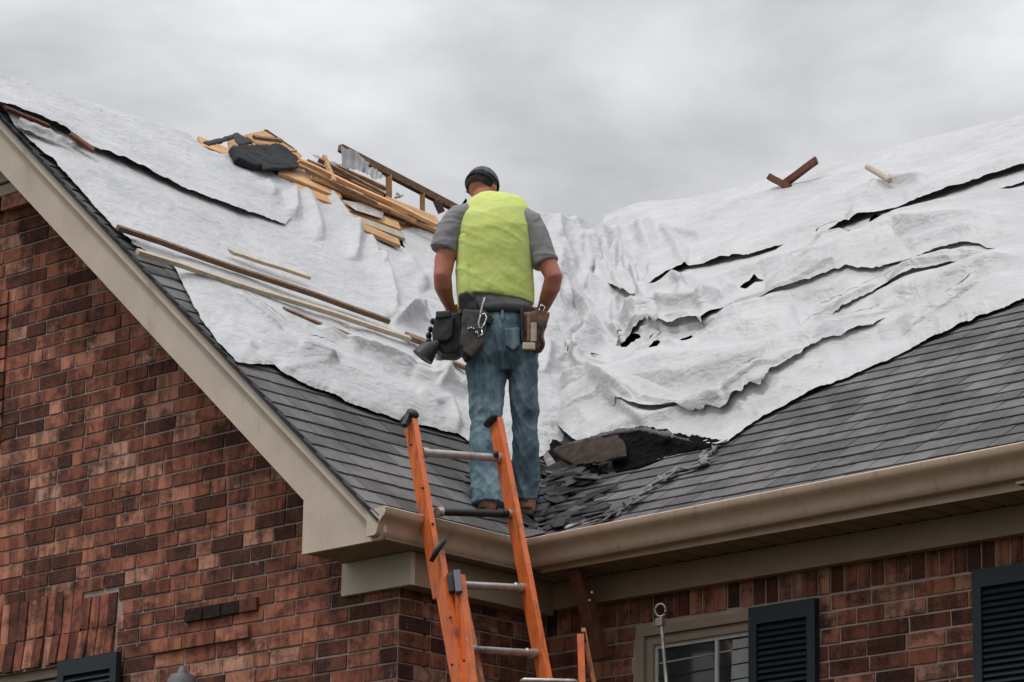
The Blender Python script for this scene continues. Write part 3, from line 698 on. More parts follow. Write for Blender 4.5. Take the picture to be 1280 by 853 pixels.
def steps(px, py, lst):
    h = np.zeros(px.shape)
    for line, ht, wu in lst:
        _, sd_, pos = seg_field(px, py, line, 5, 5); d = np.abs(sd_); m_ = (sd_ < 0)
        h += .7*ht*m_*np.exp(-d/wu)*np.clip(np.minimum(pos, 1-pos)*6, 0, 1)**.6
    return h
def rnd_folds(seed, n, box, ang, angs, ln, hts, w):
    r = random.Random(seed); out = []
    for _ in range(n):
        x = r.uniform(box[0], box[2]); y = r.uniform(box[1], box[3]); t = math.radians(r.gauss(ang, angs)); l = r.uniform(*ln)
        h_ = r.uniform(*hts)*r.choice((1, 1, -.6)); k = r.uniform(-.14, .14)
        pts = []
        for i in range(5):
            pts.append((x, y)); x += math.cos(t)*l/4; y += math.sin(t)*l/4; t += k
        out.append((pts, h_, r.uniform(*w), r.uniform(*w)*.5))
    return out
def apply_folds(px, py, folds, clipb=None):
    h = np.zeros(px.shape)
    for (line, ht, wu, wd) in folds:
        xs = [p[0] for p in line]; ys = [p[1] for p in line]; mg = 4*max(wu, wd)+2
        m_ = (px > min(xs)-mg) & (px < max(xs)+mg) & (py > min(ys)-mg) & (py < max(ys)+mg)
        if not m_.any(): continue
        f, _, _ = seg_field(px[m_], py[m_], line, wu, wd); h[m_] += ht*f
    return h
def worley(u, v, seed=0):
    iu = np.floor(u).astype(np.int64); iv = np.floor(v).astype(np.int64); f1 = np.full(u.shape, 9.); f2 = np.full(u.shape, 9.)
    for a in (-1, 0, 1):
        for b in (-1, 0, 1):
            h = ((iu+a)*73856093 ^ (iv+b)*19349663 ^ seed*83492791) & 4095; h2 = (h*7+1031) & 4095
            d = (iu+a+_perm[h]-u)**2+(iv+b+_perm[h2]-v)**2
            f2 = np.minimum(f2, np.maximum(f1, d)); f1 = np.minimum(f1, d)
    return f1, f2
def creases(px, py, ang, along, across, seed, wob=.35):
    t = math.radians(ang); u, v = (px*math.cos(t)+py*math.sin(t))/along, (-px*math.sin(t)+py*math.cos(t))/across
    u = u+wob*vnoise(np.stack([u*.9, v*.7, 0*u+seed], -1)); v = v+wob*1.6*vnoise(np.stack([u*1.3+5, v*.45, 0*u+seed], -1))
    f1, f2 = worley(u, v, seed); return np.minimum(f1, 1.0)-.30
def fabric(P, amp=1.0, px=None, py=None, ang=0, k=1.0):
    Q = P; h = .010*vnoise(Q*1.9)+.003*vnoise(Q*9+3)+.0016*vnoise(Q*27+5)
    if px is not None:
        t = math.radians(ang); u, v = px*math.cos(t)+py*math.sin(t), -px*math.sin(t)+py*math.cos(t)
        msk = .55+.6*vnoise(np.stack([px*.011, py*.014, 0*px+ang], -1)); iso = np.exp(-((px-690)/95.)**2)
        h = h+k*(1-iso)*(.058*msk*creases(px, py, ang, 210, 34, 3)+.022*creases(px, py, ang+7, 90, 14, 5)+.005*creases(px, py, ang-9, 26, 6, 9))
        h = h+k*iso*(.055*creases(px, py, 60, 48, 34, 13, .6)+.020*creases(px, py, -30, 24, 15, 15, .5)+.005*creases(px, py, 10, 9, 7, 19))
    return amp*h
# ---- left slope, lower sheet
FL = [  # measured creases: (points, height, width above, width below)
 ([(365, 232), (368, 262), (366, 275)], .06, 6, 14), ([(378, 232), (392, 262), (402, 300)], .05, 7, 8), ([(404, 232), (430, 270), (455, 300)], .05, 7, 7),
 ([(440, 280), (446, 300), (444, 325)], .05, 5, 7), ([(458, 290), (470, 315), (474, 340)], .04, 5, 7), ([(470, 320), (482, 350), (490, 385), (492, 398)], .09, 6, 10),
 ([(505, 318), (515, 335), (535, 360)], .05, 6, 8), ([(490, 402), (515, 392), (535, 384)], .07, 10, 4), ([(500, 398), (530, 396)], .06, 6, 4),
 ([(150, 300), (250, 345), (330, 385), (430, 425), (520, 465)], .02, 14, 10), ([(300, 400), (380, 440), (470, 480), (560, 520)], .04, 22, 12),
 ([(290, 370), (340, 410), (350, 418)], .022, 3.2, 4), ([(395, 410), (430, 430), (450, 442)], .022, 3.2, 4), ([(370, 438), (400, 450), (418, 458)], .03, 4, 3.2),
 ([(430, 430), (490, 450), (530, 470), (570, 485)], .05, 12, 5), ([(545, 485), (552, 480), (548, 470), (556, 455)], .05, 5, 4), ([(540, 468), (560, 478), (585, 490)], .05, 8, 5),
 ([(680, 290), (700, 330), (712, 350)], .03, 7, 9), ([(728, 300), (742, 325), (752, 340)], .045, 6, 8), ([(690, 280), (693, 310)], .03, 5, 7), ([(708, 282), (722, 310)], .03, 5, 7),
 ([(300, 448), (340, 452), (400, 482), (500, 520), (590, 545)], .03, 16, 16), ([(280, 400), (320, 440)], .03, 7, 9),
 ([(560, 500), (575, 540)], .05, 6, 6), ([(520, 490), (545, 505), (570, 500)], .04, 8, 5), ([(60, 190), (150, 225), (300, 290)], .02, 12, 16),
]
FL += rnd_folds(1, 8, (120, 200, 560, 480), 28, 22, (40, 130), (.006, .018), (4, 12))
FL += rnd_folds(2, 8, (470, 300, 700, 540), 15, 50, (25, 80), (.012, .045), (4, 11))
FL += rnd_folds(12, 14, (660, 285, 760, 380), 70, 14, (35, 90), (.010, .03), (4, 9))
SLs = [([(288, 368), (320, 393), (350, 419)], .022, 12), ([(392, 405), (420, 425), (450, 441)], .018, 10), ([(368, 436), (395, 447), (420, 459)], .02, 10), ([(498, 400), (515, 397), (540, 400)], .04, 10), ([(560, 480), (556, 470), (540, 462)], .02, 8), ([(430, 432), (480, 448), (545, 470)], .018, 14)]
def hL(px, py, P, S):
    h = apply_folds(px, py, FL)+fabric(P, .8, px, py, 24, .22+.45*np.clip((px-430)/150, 0, 1))
    h += .045*np.clip((px-360)/200, 0, 1)*np.clip((P[..., 2]-8.3)/.6, 0, 1)          # bulges over the ridge towards the valley
    h += np.where(px > 640, .05*np.clip((P[..., 2]-8.6)/.5, 0, 1), 0)
    h += steps(px, py, SLs); edge = np.where(py > 300, 1., 0.); h *= 1-edge*.8*np.exp(-np.clip(S, 0, 200)/9); rip = vnoise(np.stack([px*.05, 0*px, 0*px], -1)); h += edge*np.exp(-np.clip(S, 0, 99)/6)*(-.016+.010*np.clip(rip, 0, 1))
    return h
HOLE_L = [(196, 148), (262, 186), (300, 196), (345, 213), (385, 224), (397, 226), (425, 256), (440, 270), (462, 287), (490, 300), (507, 309), (499, 287), (516, 283), (545, 291), (578, 298), (582, 262), (560, 200), (400, 120), (250, 120)]
LL = [(-60, -60), (-60, 60), (6, 134), (9, 138), (20, 158), (60, 192), (100, 234), (145, 284), (168, 302), (188, 312), (216, 324), (232, 352), (252, 392), (276, 425), (300, 448), (316, 453), (345, 454), (360, 466), (392, 480), (430, 496), (470, 512), (510, 524), (548, 532), (575, 540), (600, 552), (650, 575), (700, 560), (800, 520), (900, 400), (900, 100), (800, -60)]
tl = grid_sheet('tarp', 'L', -17.3, -13.0, 12.25, 19.0, .0092, LL, hL, [HOLE_L], .043, merge=.05)
tag(tl, 'white woven tarp stretched over the left roof slope, boards lying on it', 'tarp')
# ---- left slope, upper flap
UP_ = [(-60, -60), (-60, 120), (-10, 138), (6, 139), (30, 146), (60, 156), (86, 167), (92, 178), (120, 189), (160, 205), (205, 226), (250, 246), (300, 263), (335, 272), (357, 279), (366, 268), (372, 240), (385, 226), (345, 213), (300, 196), (262, 186), (240, 170), (240, 90)]
FU = [([(0, 110), (100, 150), (200, 190), (330, 240)], .015, 14, 10), ([(0, 130), (60, 150), (180, 205)], .015, 5, 8), ([(300, 215), (330, 235), (350, 255)], .02, 6, 7), ([(330, 225), (345, 245)], .025, 5, 5)]
FU += rnd_folds(3, 6, (-10, 110, 340, 250), 25, 8, (40, 140), (.004, .011), (4, 9))
def hU(px, py, P, S):
    low = np.exp(-np.clip(S, 0, 60)/13)*np.clip((355-px)/60, 0, 1)*np.clip((py-(96+.35*px))/22, 0, 1)
    return apply_folds(px, py, FU)+fabric(P, .7, px, py, 24, .28)+(.016+.03*np.clip((130-px)/120, 0, 1))*low*(1+.8*vnoise(np.stack([px*.02, 0*px, 0*px], -1)))
tu = grid_sheet('tarp', 'L', -17.1, -14.2, 12.22, 16.2, .0100, UP_, hU, [], .058)
tag(tu, 'upper white tarp flap along the left ridge, lapped over the lower tarp', 'tarp')
# ---- right slope, main sheet
FR = [
 ([(760, 300), (750, 340), (745, 375), (752, 400)], .06, 8, 8), ([(775, 285), (782, 300), (784, 345)], .035, 5, 7), ([(800, 282), (806, 300), (812, 312)], .05, 5, 7), ([(812, 280), (817, 300), (822, 310)], .05, 4, 6),
 ([(828, 282), (840, 300), (860, 316)], .04, 5, 6), ([(815, 310), (800, 335), (792, 350)], .035, 6, 6), ([(840, 292), (870, 293), (880, 297)], .04, 8, 4),
 ([(768, 415), (830, 397), (880, 392), (905, 380)], .11, 15, 6), ([(880, 392), (895, 384), (910, 372), (920, 360)], .05, 6, 6), ([(800, 420), (840, 412), (880, 408)], .05, 7, 4),
 ([(700, 395), (724, 384), (750, 402)], .08, 5, 9), ([(724, 384), (712, 400), (704, 412)], .05, 4, 6), ([(752, 402), (748, 430), (720, 462)], .12, 5, 14), ([(752, 402), (765, 415), (780, 424)], .05, 4, 5),
 ([(700, 412), (735, 424), (750, 440)], .05, 5, 5), ([(690, 425), (700, 445), (712, 452)], .05, 6, 6), ([(690, 470), (715, 462), (740, 466), (752, 470)], .04, 6, 4), ([(700, 482), (730, 478), (760, 480)], .05, 8, 5),
 ([(690, 522), (740, 500), (830, 478), (950, 462), (1060, 430)], .09, 13, 26), ([(700, 500), (760, 482), (850, 462), (930, 440)], .05, 10, 18), ([(720, 545), (790, 530), (850, 520), (905, 513), (958, 490), (1008, 458)], .05, 6, 5),
 ([(960, 366), (1050, 345), (1130, 311), (1200, 300), (1290, 285)], .10, 24, 10), ([(960, 372), (1060, 352), (1140, 322), (1200, 312), (1290, 296)], .07, 10, 12), ([(1115, 368), (1160, 350), (1200, 340), (1240, 331)], .045, 11, 3.5),
 ([(1020, 400), (1060, 386), (1112, 370)], .03, 5, 3.5), ([(1050, 400), (1120, 375), (1200, 355), (1290, 330)], .05, 16, 10), ([(1100, 420), (1170, 395), (1230, 370), (1290, 345)], .05, 14, 16),
 ([(1010, 458), (1060, 425), (1130, 385), (1180, 365)], .035, 7, 5), ([(1130, 420), (1165, 400), (1200, 384), (1230, 366)], .03, 6, 4), ([(690, 522), (680, 535), (674, 548)], .04, 6, 8),
 ([(905, 548), (1000, 500), (1110, 455), (1220, 402), (1300, 372)], .030, 8, 6), ([(880, 440), (930, 425), (1000, 405)], .03, 16, 12), ([(920, 420), (960, 405), (1010, 395)], .035, 10, 8),
 ([(900, 290), (960, 278), (1030, 262)], .03, 8, 8), ([(975, 330), (1000, 318), (1050, 300), (1068, 288)], .03, 4, 3.3),
]
FR += [([(840, 372), (900, 352), (960, 340), (1010, 330)], .045, 12, 9), ([(880, 408), (960, 385), (1040, 372), (1100, 352)], .05, 14, 8), ([(1060, 300), (1130, 282), (1200, 262), (1290, 240)], .045, 12, 8), ([(1000, 352), (1080, 328), (1160, 300), (1290, 268)], .05, 16, 9),
 ([(740, 478), (820, 458), (900, 432), (1000, 405)], .05, 16, 10), ([(760, 500), (860, 488), (960, 468), (1060, 430), (1130, 398)], .05, 14, 9), ([(1100, 392), (1180, 366), (1290, 330)], .05, 12, 8), ([(860, 520), (930, 512), (990, 480), (1060, 448)], .04, 12, 6), ([(1140, 432), (1200, 400), (1290, 358)], .04, 12, 7),
 ([(800, 345), (815, 372), (812, 392)], .03, 6, 8), ([(870, 340), (862, 360), (850, 378)], .03, 6, 8), ([(745, 355), (738, 380), (720, 398)], .06, 8, 8), ([(790, 452), (830, 446), (862, 452)], .03, 8, 5)]
FR += rnd_folds(4, 7, (780, 300, 1300, 480), -17, 8, (50, 170), (.006, .022), (4, 12))
FR += rnd_folds(5, 8, (680, 380, 800, 545), -5, 45, (25, 80), (.015, .05), (4, 10))
FR += rnd_folds(6, 4, (720, 440, 1000, 540), -16, 8, (60, 160), (.010, .03), (6, 14))
FR += rnd_folds(7, 22, (745, 280, 850, 400), 80, 18, (30, 80), (.010, .03), (4, 9))
TB = [(740, 200), (752, 350), (790, 372), (812, 362), (832, 346), (858, 334), (885, 329), (935, 320), (985, 306), (1030, 296), (1050, 284), (1075, 275), (1120, 262), (1165, 248), (1200, 236), (1240, 222), (1300, 204), (1420, 170), (1420, 60), (740, 60)]
MSB = [(1050, 286), (1075, 280), (1120, 266), (1165, 252), (1200, 240), (1300, 208), (1420, 175), (1420, 186), (1300, 222), (1245, 240), (1200, 255), (1150, 267), (1115, 280), (1075, 292)]
SR = [([(1114, 371), (1150, 355), (1200, 344), (1237, 333)], .035, 22), ([(905, 516), (950, 497), (985, 477), (1012, 458)], .030, 16), ([(1020, 446), (1060, 425), (1110, 400), (1150, 382)], .016, 12), ([(1022, 399), (1060, 387), (1112, 372)], .018, 12),
      ([(1126, 424), (1165, 405), (1200, 388), (1235, 366)], .02, 10), ([(978, 347), (1010, 322), (1035, 305), (1063, 291)], .022, 14), ([(700, 520), (760, 505), (860, 512), (905, 516)], .03, 14), ([(770, 425), (800, 414), (840, 420), (880, 412), (900, 405)], .05, 10),
      ([(815, 455), (835, 442), (852, 432)], .02, 8), ([(700, 462), (730, 455), (760, 462)], .03, 8), ([(690, 490), (720, 486), (752, 492)], .025, 8), ([(905, 395), (950, 384), (1000, 372), (1060, 352)], .03, 14)]
def hR(px, py, P, S):
    under = np.clip((np.maximum(sdf(px, py, TB), sdf(px, py, MSB))+8)/8, 0, 1)*(px > 800)
    h = 1.3*apply_folds(px, py, [(l_, h_, max(a_*1.25, 3), max(b_*.75, 3)) for l_, h_, a_, b_ in FR])+fabric(P, .8, px, py, -17, .28+.5*np.exp(-((px-700)/70.)**2))
    h = h*1.0
    h += .05*np.exp(-((px-800)/45.)**2)*np.clip((330-py)/50, 0, 1)          # hump where the sheet crosses the ridge end
    h += steps(px, py, SR); h *= 1-.85*under; h *= .15+.85*(1-np.exp(-np.clip(S, 0, 200)/9)); rip = vnoise(np.stack([px*.04+7, 0*px, 0*px], -1)); h += np.exp(-np.clip(S, 0, 99)/6)*(-.016+.009*np.clip(rip, 0, 1))
    return h
HR = [[(776, 434), (773, 424), (784, 418), (799, 421), (804, 426), (798, 428), (789, 427), (783, 435)], [(848, 444), (853, 427), (865, 421), (869, 428), (862, 434), (856, 447)], [(818, 452), (836, 442), (850, 432), (851, 434), (838, 445), (820, 455)],
      [(925, 362), (930, 357), (938, 354), (945, 348), (950, 352), (958, 353), (953, 355), (944, 356), (934, 363)], [(1078, 284), (1086, 277), (1094, 266), (1097, 270), (1105, 269), (1104, 276), (1092, 281)]]
RR_ = [(640, 600), (668, 560), (676, 541), (684, 528), (690, 524), (702, 534), (722, 548), (755, 541), (800, 533), (842, 545), (868, 551), (906, 549), (940, 524), (1000, 492), (1060, 466), (1110, 445), (1165, 418), (1220, 394), (1300, 362), (1420, 315), (1420, -60), (560, -60), (560, 300)]
tr = grid_sheet('tarp', 'R', -17.4, -8.8, 13.5, 19.25, .0090, RR_, hR, HR, .043, merge=.03)
def lap(edge, width, lip, seed, lift=.047):
    poly = list(edge)+[(x+width*.15, y-width) for x, y in reversed(edge)]
    def fh(px, py, P, S):
        _, _, pos = seg_field(px, py, edge, 5, 5); d = np.abs(-sdf(px, py, list(edge)+[(x, y+.01) for x, y in reversed(edge)]))
        t = np.clip((d-.55*width)/(.35*width), 0, 1); en = np.clip(np.minimum(pos, 1-pos)*5, 0, 1)
        return hR(px, py, P, np.full(px.shape, 80.))+lip*en*np.exp(-d/10)*(1+.7*vnoise(np.stack([px*.022+seed, 0*px, 0*px], -1)))-.055*t-.05*(1-en)
    xs = [p[0] for p in edge]; ys = [p[1] for p in edge]
    c = np.array([R(x, y, 0) for x in (min(xs)-5, max(xs)+12) for y in (min(ys)-width-8, max(ys)+8)])
    o = grid_sheet('tarp_lap', 'R', c[:, 0].min()-.15, min(c[:, 0].max()+.15, -8.9), c[:, 1].min()-.15, min(c[:, 1].max()+.15, 18.9), .0105, poly, fh, [], lift, parent=tr)
    return o
lap([(895, 402), (960, 384), (1050, 360), (1110, 345), (1150, 332), (1200, 322), (1300, 310)], 44, .020, 1)
lap([(1014, 404), (1060, 390), (1112, 375), (1150, 358), (1200, 347), (1240, 336)], 26, .018, 2)
lap([(696, 523), (760, 514), (860, 521), (906, 520), (958, 500), (985, 480), (1012, 461), (1060, 432), (1110, 407), (1170, 384)], 34, .018, 3)
lap([(765, 430), (800, 416), (840, 418), (880, 412), (905, 396), (920, 372)], 26, .032, 4)
def rip(line, fn, S_=60., w=.006, seed=0, n=NR, base=R, lift=.043, parent=None):
    pts = []; r = random.Random(seed)
    for i in range(len(line)-1):
        for k in range(7): t = k/7; pts.append((line[i][0]*(1-t)+line[i+1][0]*t, line[i][1]*(1-t)+line[i+1][1]*t))
    pts.append(line[-1]); px = np.array([p_[0] for p_ in pts]); py = np.array([p_[1] for p_ in pts])+np.array([r.uniform(-.7, .7) for _ in pts])+1.2
    B_ = np.array([base(x, y) for x, y in zip(px, py)]); h = fn(px, py, B_, np.full(px.shape, S_)); ln = math.hypot(A, 1) if base is L else math.hypot(B, 1)
    C_ = np.array([base(x, y, 0)+n*(max(hh, -.007)+lift+.010) for x, y, hh in zip(px, py, h)]); C_ -= n*(lift+.006); C_ = C_+n*(lift+.006)
    d = np.gradient(C_, axis=0); d /= np.linalg.norm(d, axis=1)[:, None]; sdv = np.cross(n, d); ww = np.array([w*(.25+r.random())*min(1, .2+min(i, len(pts)-1-i)*.25) for i in range(len(pts))])[:, None]
    a_, b_ = C_+sdv*ww, C_-sdv*ww*.6; k = len(pts); mb = MB(); mb.add(list(a_)+list(b_), [(i, i+1, k+i+1, k+i) for i in range(k-1)]); return mb.obj('rip', M['soot'], parent)  # dark ribbon on top of the tarp, painting the shade of a slit
for k_, (l_, _, _) in enumerate(SR[:10]):
    if k_ not in (6, 7): rip([(x, y) for x, y in l_], hR, seed=k_, w=.010, parent=tr)
for k_, (l_, _, _) in enumerate(SLs[:3]): rip(l_, hL, seed=30+k_, w=.006, n=NL, base=L, parent=tl)
tag(tr, 'wrinkled white tarp on the right roof slope with torn black slits', 'tarp')
# ---- right slope, top band lapped over the main sheet
FT = [([(860, 275), (900, 262), (960, 240), (1010, 232)], .03, 6, 8), ([(880, 330), (930, 308), (1000, 290), (1060, 268)], .05, 14, 10), ([(1060, 275), (1085, 258), (1098, 238), (1104, 226)], .07, 6, 8), ([(1104, 226), (1130, 228), (1160, 226)], .06, 8, 4), ([(1130, 250), (1200, 228), (1290, 195)], .05, 14, 6),
      ([(800, 282), (806, 300), (812, 312)], .05, 5, 7), ([(812, 280), (817, 300), (822, 310)], .05, 4, 6), ([(828, 282), (840, 300), (860, 316)], .04, 5, 6), ([(840, 292), (870, 293), (880, 297)], .04, 8, 4), ([(775, 285), (782, 300), (784, 345)], .035, 5, 7), ([(815, 310), (800, 335), (792, 350)], .035, 6, 6)]
FT += rnd_folds(8, 7, (860, 190, 1300, 310), -18, 8, (40, 140), (.005, .017), (4, 10)) + rnd_folds(9, 14, (765, 285, 860, 350), 72, 20, (25, 60), (.010, .028), (4, 8))
def hT(px, py, P, S):
    low = np.exp(-np.clip(S, 0, 60)/9)*np.clip((px-800)/70, 0, 1)*np.clip((py-(250-.262*(px-860))+20)/30, 0, 1)
    return apply_folds(px, py, FT)+fabric(P, .8, px, py, -20, .35)+.020*low*(1.1+.9*vnoise(np.stack([px*.017+3, 0*px, 0*px], -1)))+.06*np.exp(-((px-800)/45.)**2)*np.clip((330-py)/50, 0, 1)+np.where(px < 860, .02, 0)*np.exp(-np.clip(S, 0, 60)/14)
tt = grid_sheet('tarp', 'R', -17.4, -10.5, 16.5, 19.3, .0120, TB, hT, [[(1064, 281), (1090, 270), (1150, 251), (1150, 254), (1094, 273), (1068, 284)]], .056, merge=.03)
tag(tt, 'top white tarp along the right ridge with its lower edge lifted', 'tarp')
# ---- right slope, narrow middle strip
def hM(px, py, P, S):
    return fabric(P)+.020*np.exp(-np.clip(S, 0, 60)/6)*np.clip((py-(286-.30*(px-1050)))/9, 0, 1)
tm = grid_sheet('tarp', 'R', -14.5, -9.8, 16.3, 19.0, .011, MSB, hM, [], .050)
tag(tm, 'narrow folded white strip just below the dark gap on the right slope', 'tarp')
print('tarps', [len(o.data.polygons) for o in (tl, tu, tr, tt, tm)])
# ------------------------------------------------------------------ boards, laths and torn decking
def lifted(p, h): return L(*proj(p), h*math.hypot(A, 1))
def board(name, mat, p, q, w, t, up, label=None, cat=None, group=None, parent=None, n=None, bevel=.002, rough=0):
    """a board from p to q; its faces lie along the slope normal n"""
    if n is None: p, q = lifted(p, up), lifted(q, up); up = 0
    n = np.array(n if n is not None else NL, float); p = np.array(p, float)+n*up; q = np.array(q, float)+n*up
    d = (q-p)/np.linalg.norm(q-p); s_ = np.cross(n, d); mb = MB(); k = 7; vs = []
    r = random.Random(int(abs(p[0]*1000))); tip = [r.uniform(-.02, .02) for _ in range(4)] if rough else [0]*4
    for i in range(k+1):
        c = p+(q-p)*i/k; bl_ = min(1, np.linalg.norm(q-p)/1.2); bend = (n*.004*math.sin(i*1.7)+s_*.003*math.sin(i*2.3+1))*bl_
        for j, (a_, b_) in enumerate(((-w/2, -t/2), (w/2, -t/2), (w/2, t/2), (-w/2, t/2))):
            e_ = d*(tip[j] if i == 0 else tip[3-j] if i == k else 0); vs.append(c+bend+s_*a_+n*b_+e_)
    fs = [(i*4+j, i*4+(j+1) % 4, (i+1)*4+(j+1) % 4, (i+1)*4+j) for i in range(k) for j in range(4)]+[(3, 2, 1, 0), (k*4, k*4+1, k*4+2, k*4+3)]
    mb.add(vs, fs); o = mb.obj(name, mat, parent, bevel=bevel)
    if label: tag(o, label, cat, group)
    return o
GB = 'wooden boards lying on the white tarp'
board('wooden_board', M['brown_wood'], L(147, 285), L(486, 401), .032, .028, .078, 'long brown board lying highest across the left tarp, its end at the rake', 'board', GB)
board('wooden_board', M['pale_wood'], L(172, 315), L(512, 423), .036, .026, .078, 'long pale lath across the left tarp, below the long brown board', 'board', GB)
board('wooden_board', M['pale_wood'], L(288, 315), L(385, 346), .030, .02, .078, 'short pale lath by itself above the two long boards', 'board', GB, rough=1)
board('wooden_board', M['brown_wood'], L(353, 386), L(459, 429), .030, .02, .068, 'short thin brown strip below the two long boards', 'board', GB, rough=1)
board('wooden_board', M['brown_wood'], L(508, 420), L(535, 430), .06, .03, .075, 'brown board end beside the black holster cup of the worker', 'board', GB)
board('wooden_board', M['brown_wood'], L(546, 446), L(584, 461), .032, .025, .07, 'small brown stick behind the black tool pouch', 'board', GB)
# sticks on the right ridge
RN = NR
p_ = R(976, 229, .12); 
def on_ridge(px, py, dy=0): return on_plane(px, py, (0, 1, 0), RIDGE_Y-.42+dy)
o = board('wooden_stick', M['red_wood'], on_ridge(978, 232), on_ridge(1021, 200), .05, .03, .0, 'red brown stick slanting up to the right on the right ridge', 'stick', 'crossed sticks on the right ridge', n=(.2, -1, .2))
o = board('wooden_stick', M['red_wood'], on_ridge(961, 221, -.06), on_ridge(988, 235, -.06), .042, .03, .0, 'short red brown stick crossing the slanted one on the right ridge', 'stick', 'crossed sticks on the right ridge', n=(.2, -1, .2))
mb = MB(); a_, b_ = R(1084, 209, .17), R(1112, 226, .15); mb.tube([a_, a_*.5+b_*.5+np.array((0, 0, .004)), b_], [.018, .020, .019], 10); tag(mb.obj('cardboard_tube', M['pale_wood'], smooth=True, sharp=50), 'pale roll poking out from under the top right tarp', 'tube')
# torn open part of the left ridge
HX = -16.55
def H(px, py, dx=0): return on_plane(px, py, (1, 0, 0), HX+dx)
dk = tag(empty('torn_roof_deck', H(440, 250)), 'torn open roof decking of fresh orange planks above the left tarp', 'decking')
def quad(name, mat, pts, th, parent, n=NL, up=0.0):
    pts = [lifted(p, up) if n is NL else np.array(p, float) for p in pts]; mb = MB(); mb.prism(pts, -np.array(n)*th); return mb.obj(name, mat, parent, bevel=.002)
def Q(*pp): return [L(x, y) for x, y in pp]
# planks, from the far edge towards the tarp
pl = [((330, 164), (352, 175), (546, 280), (556, 289), (548, 292)), ]
def plank(p0, p1, w_px, up, mat=M['fresh_wood']):
    """plank whose upper edge runs p0->p1 in the slope plane, w_px wide down the slope"""
    (x0, y0), (x1, y1) = p0, p1
    return quad('plank', mat, [L(x0, y0), L(x1, y1), L(x1+w_px*.35, y1+w_px), L(x0+w_px*.35, y0+w_px)], .022, dk, up=up)
rr = random.Random(3)
_jit = random.Random(8)
quad('plywood', M['fresh_wood'], Q((345, 206), (372, 202), (470, 240), (545, 270), (556, 292), (500, 300), (440, 272), (400, 246), (345, 222)), .02, dk, up=.028)
quad('plywood', M['fresh_wood'], Q((286, 176), (308, 168), (331, 163), (352, 177), (378, 194), (372, 202), (330, 204), (290, 196)), .02, dk, up=.05)
rows = [((300, 168), (338, 166), 9), ((318, 176), (366, 190), 9), ((310, 186), (470, 244), 9), ((250, 172), (300, 190), 10), ((352, 192), (545, 268), 9), ((338, 197), (546, 279), 10), ((362, 218), (500, 271), 8), ((370, 226), (498, 278), 9), ((345, 206), (420, 240), 9), ((336, 200), (360, 214), 10), ((430, 262), (500, 290), 9), ((440, 272), (498, 300), 8)]
for i, (a_, b_, w_) in enumerate(rows): plank((a_[0]+_jit.uniform(-4, 4), a_[1]+_jit.uniform(-2, 2)), (b_[0]+_jit.uniform(-6, 6), b_[1]+_jit.uniform(-2, 3)), w_*_jit.uniform(.85, 1.15), .045+.018*(i % 3), M['fresh_wood'] if i % 4 != 2 else M['pale_wood'])
quad('plank', M['fresh_wood'], Q((444, 262), (497, 281), (508, 306), (470, 289)), .02, dk, up=.02)
quad('plank', M['fresh_wood'], Q((308, 170), (330, 165), (352, 180), (372, 188), (345, 190), (322, 180)), .02, dk, up=.06)
quad('plank', M['brown_wood'], [H(331, 162), H(334, 162), H(369, 186), H(366, 188)], .04, dk, n=(1, -.2, .2))
quad('flashing', M['metal'], Q((428, 250), (452, 254), (480, 266), (478, 273), (445, 263)), .004, dk, up=.085)
quad('flashing', M['felt'], Q((470, 281), (482, 283), (500, 292), (498, 297), (484, 292)), .004, dk, up=.055)
for (a_, b_, w_, up) in (((384, 202), (478, 246), .035, .085), ((420, 208), (482, 236), .03, .11), ((398, 200), (440, 222), .03, .12), ((440, 222), (480, 243), .03, .10), ((455, 244), (520, 268), .028, .085)):
    board('lath', M['brown_wood'] if rr.random() < .7 else M['pale_wood'], L(*a_), L(*b_), w_, .028, up, parent=dk)
board('lath', M['felt'], L(448, 226), L(482, 246), .03, .03, .07, parent=dk)
for (a_, b_, w_, up, mt) in (((372, 200), (552, 284), .045, .13, 'fresh_wood'), ((392, 222), (520, 276), .05, .10, 'fresh_wood'), ((405, 196), (418, 228), .026, .13, 'fresh_wood'), ((384, 214), (470, 254), .022, .12, 'brown_wood'), ((478, 262), (540, 280), .03, .09, 'brown_wood'), ((318, 172), (352, 176), .025, .10, 'brown_wood')):
    board('splintered_lath', M[mt], L(*a_), L(*b_), w_, .024, up, parent=dk, rough=1)
# framing that still stands: top beam and studs
fr = tag(empty('roof_frame', H(500, 230)), 'bare rafter beam on short studs standing above the torn ridge', 'roof framing')
mb = MB(); mb.beam(H(425, 185), H(572, 262), .05, .042, side=(0, .3, 1)); mb.obj('beam', M['brown_wood'], fr, bevel=.003)
for (xa, ya, yb, w_) in ((433, 190, 224, .038), (486, 219, 252, .042), (528, 241, 268, .034)):
    mb = MB(); mb.beam(H(xa, ya, .0), H(xa, yb, .0), w_, .04, side=(.69, .72, 0)); mb.obj('stud', M['fresh_wood'], fr, bevel=.002)
mb = MB(); mb.beam(H(545, 250, .02), H(552, 266, .02), .05, .02, side=(.69, .72, 0)); mb.obj('stud', M['brown_wood'], fr, bevel=.002)
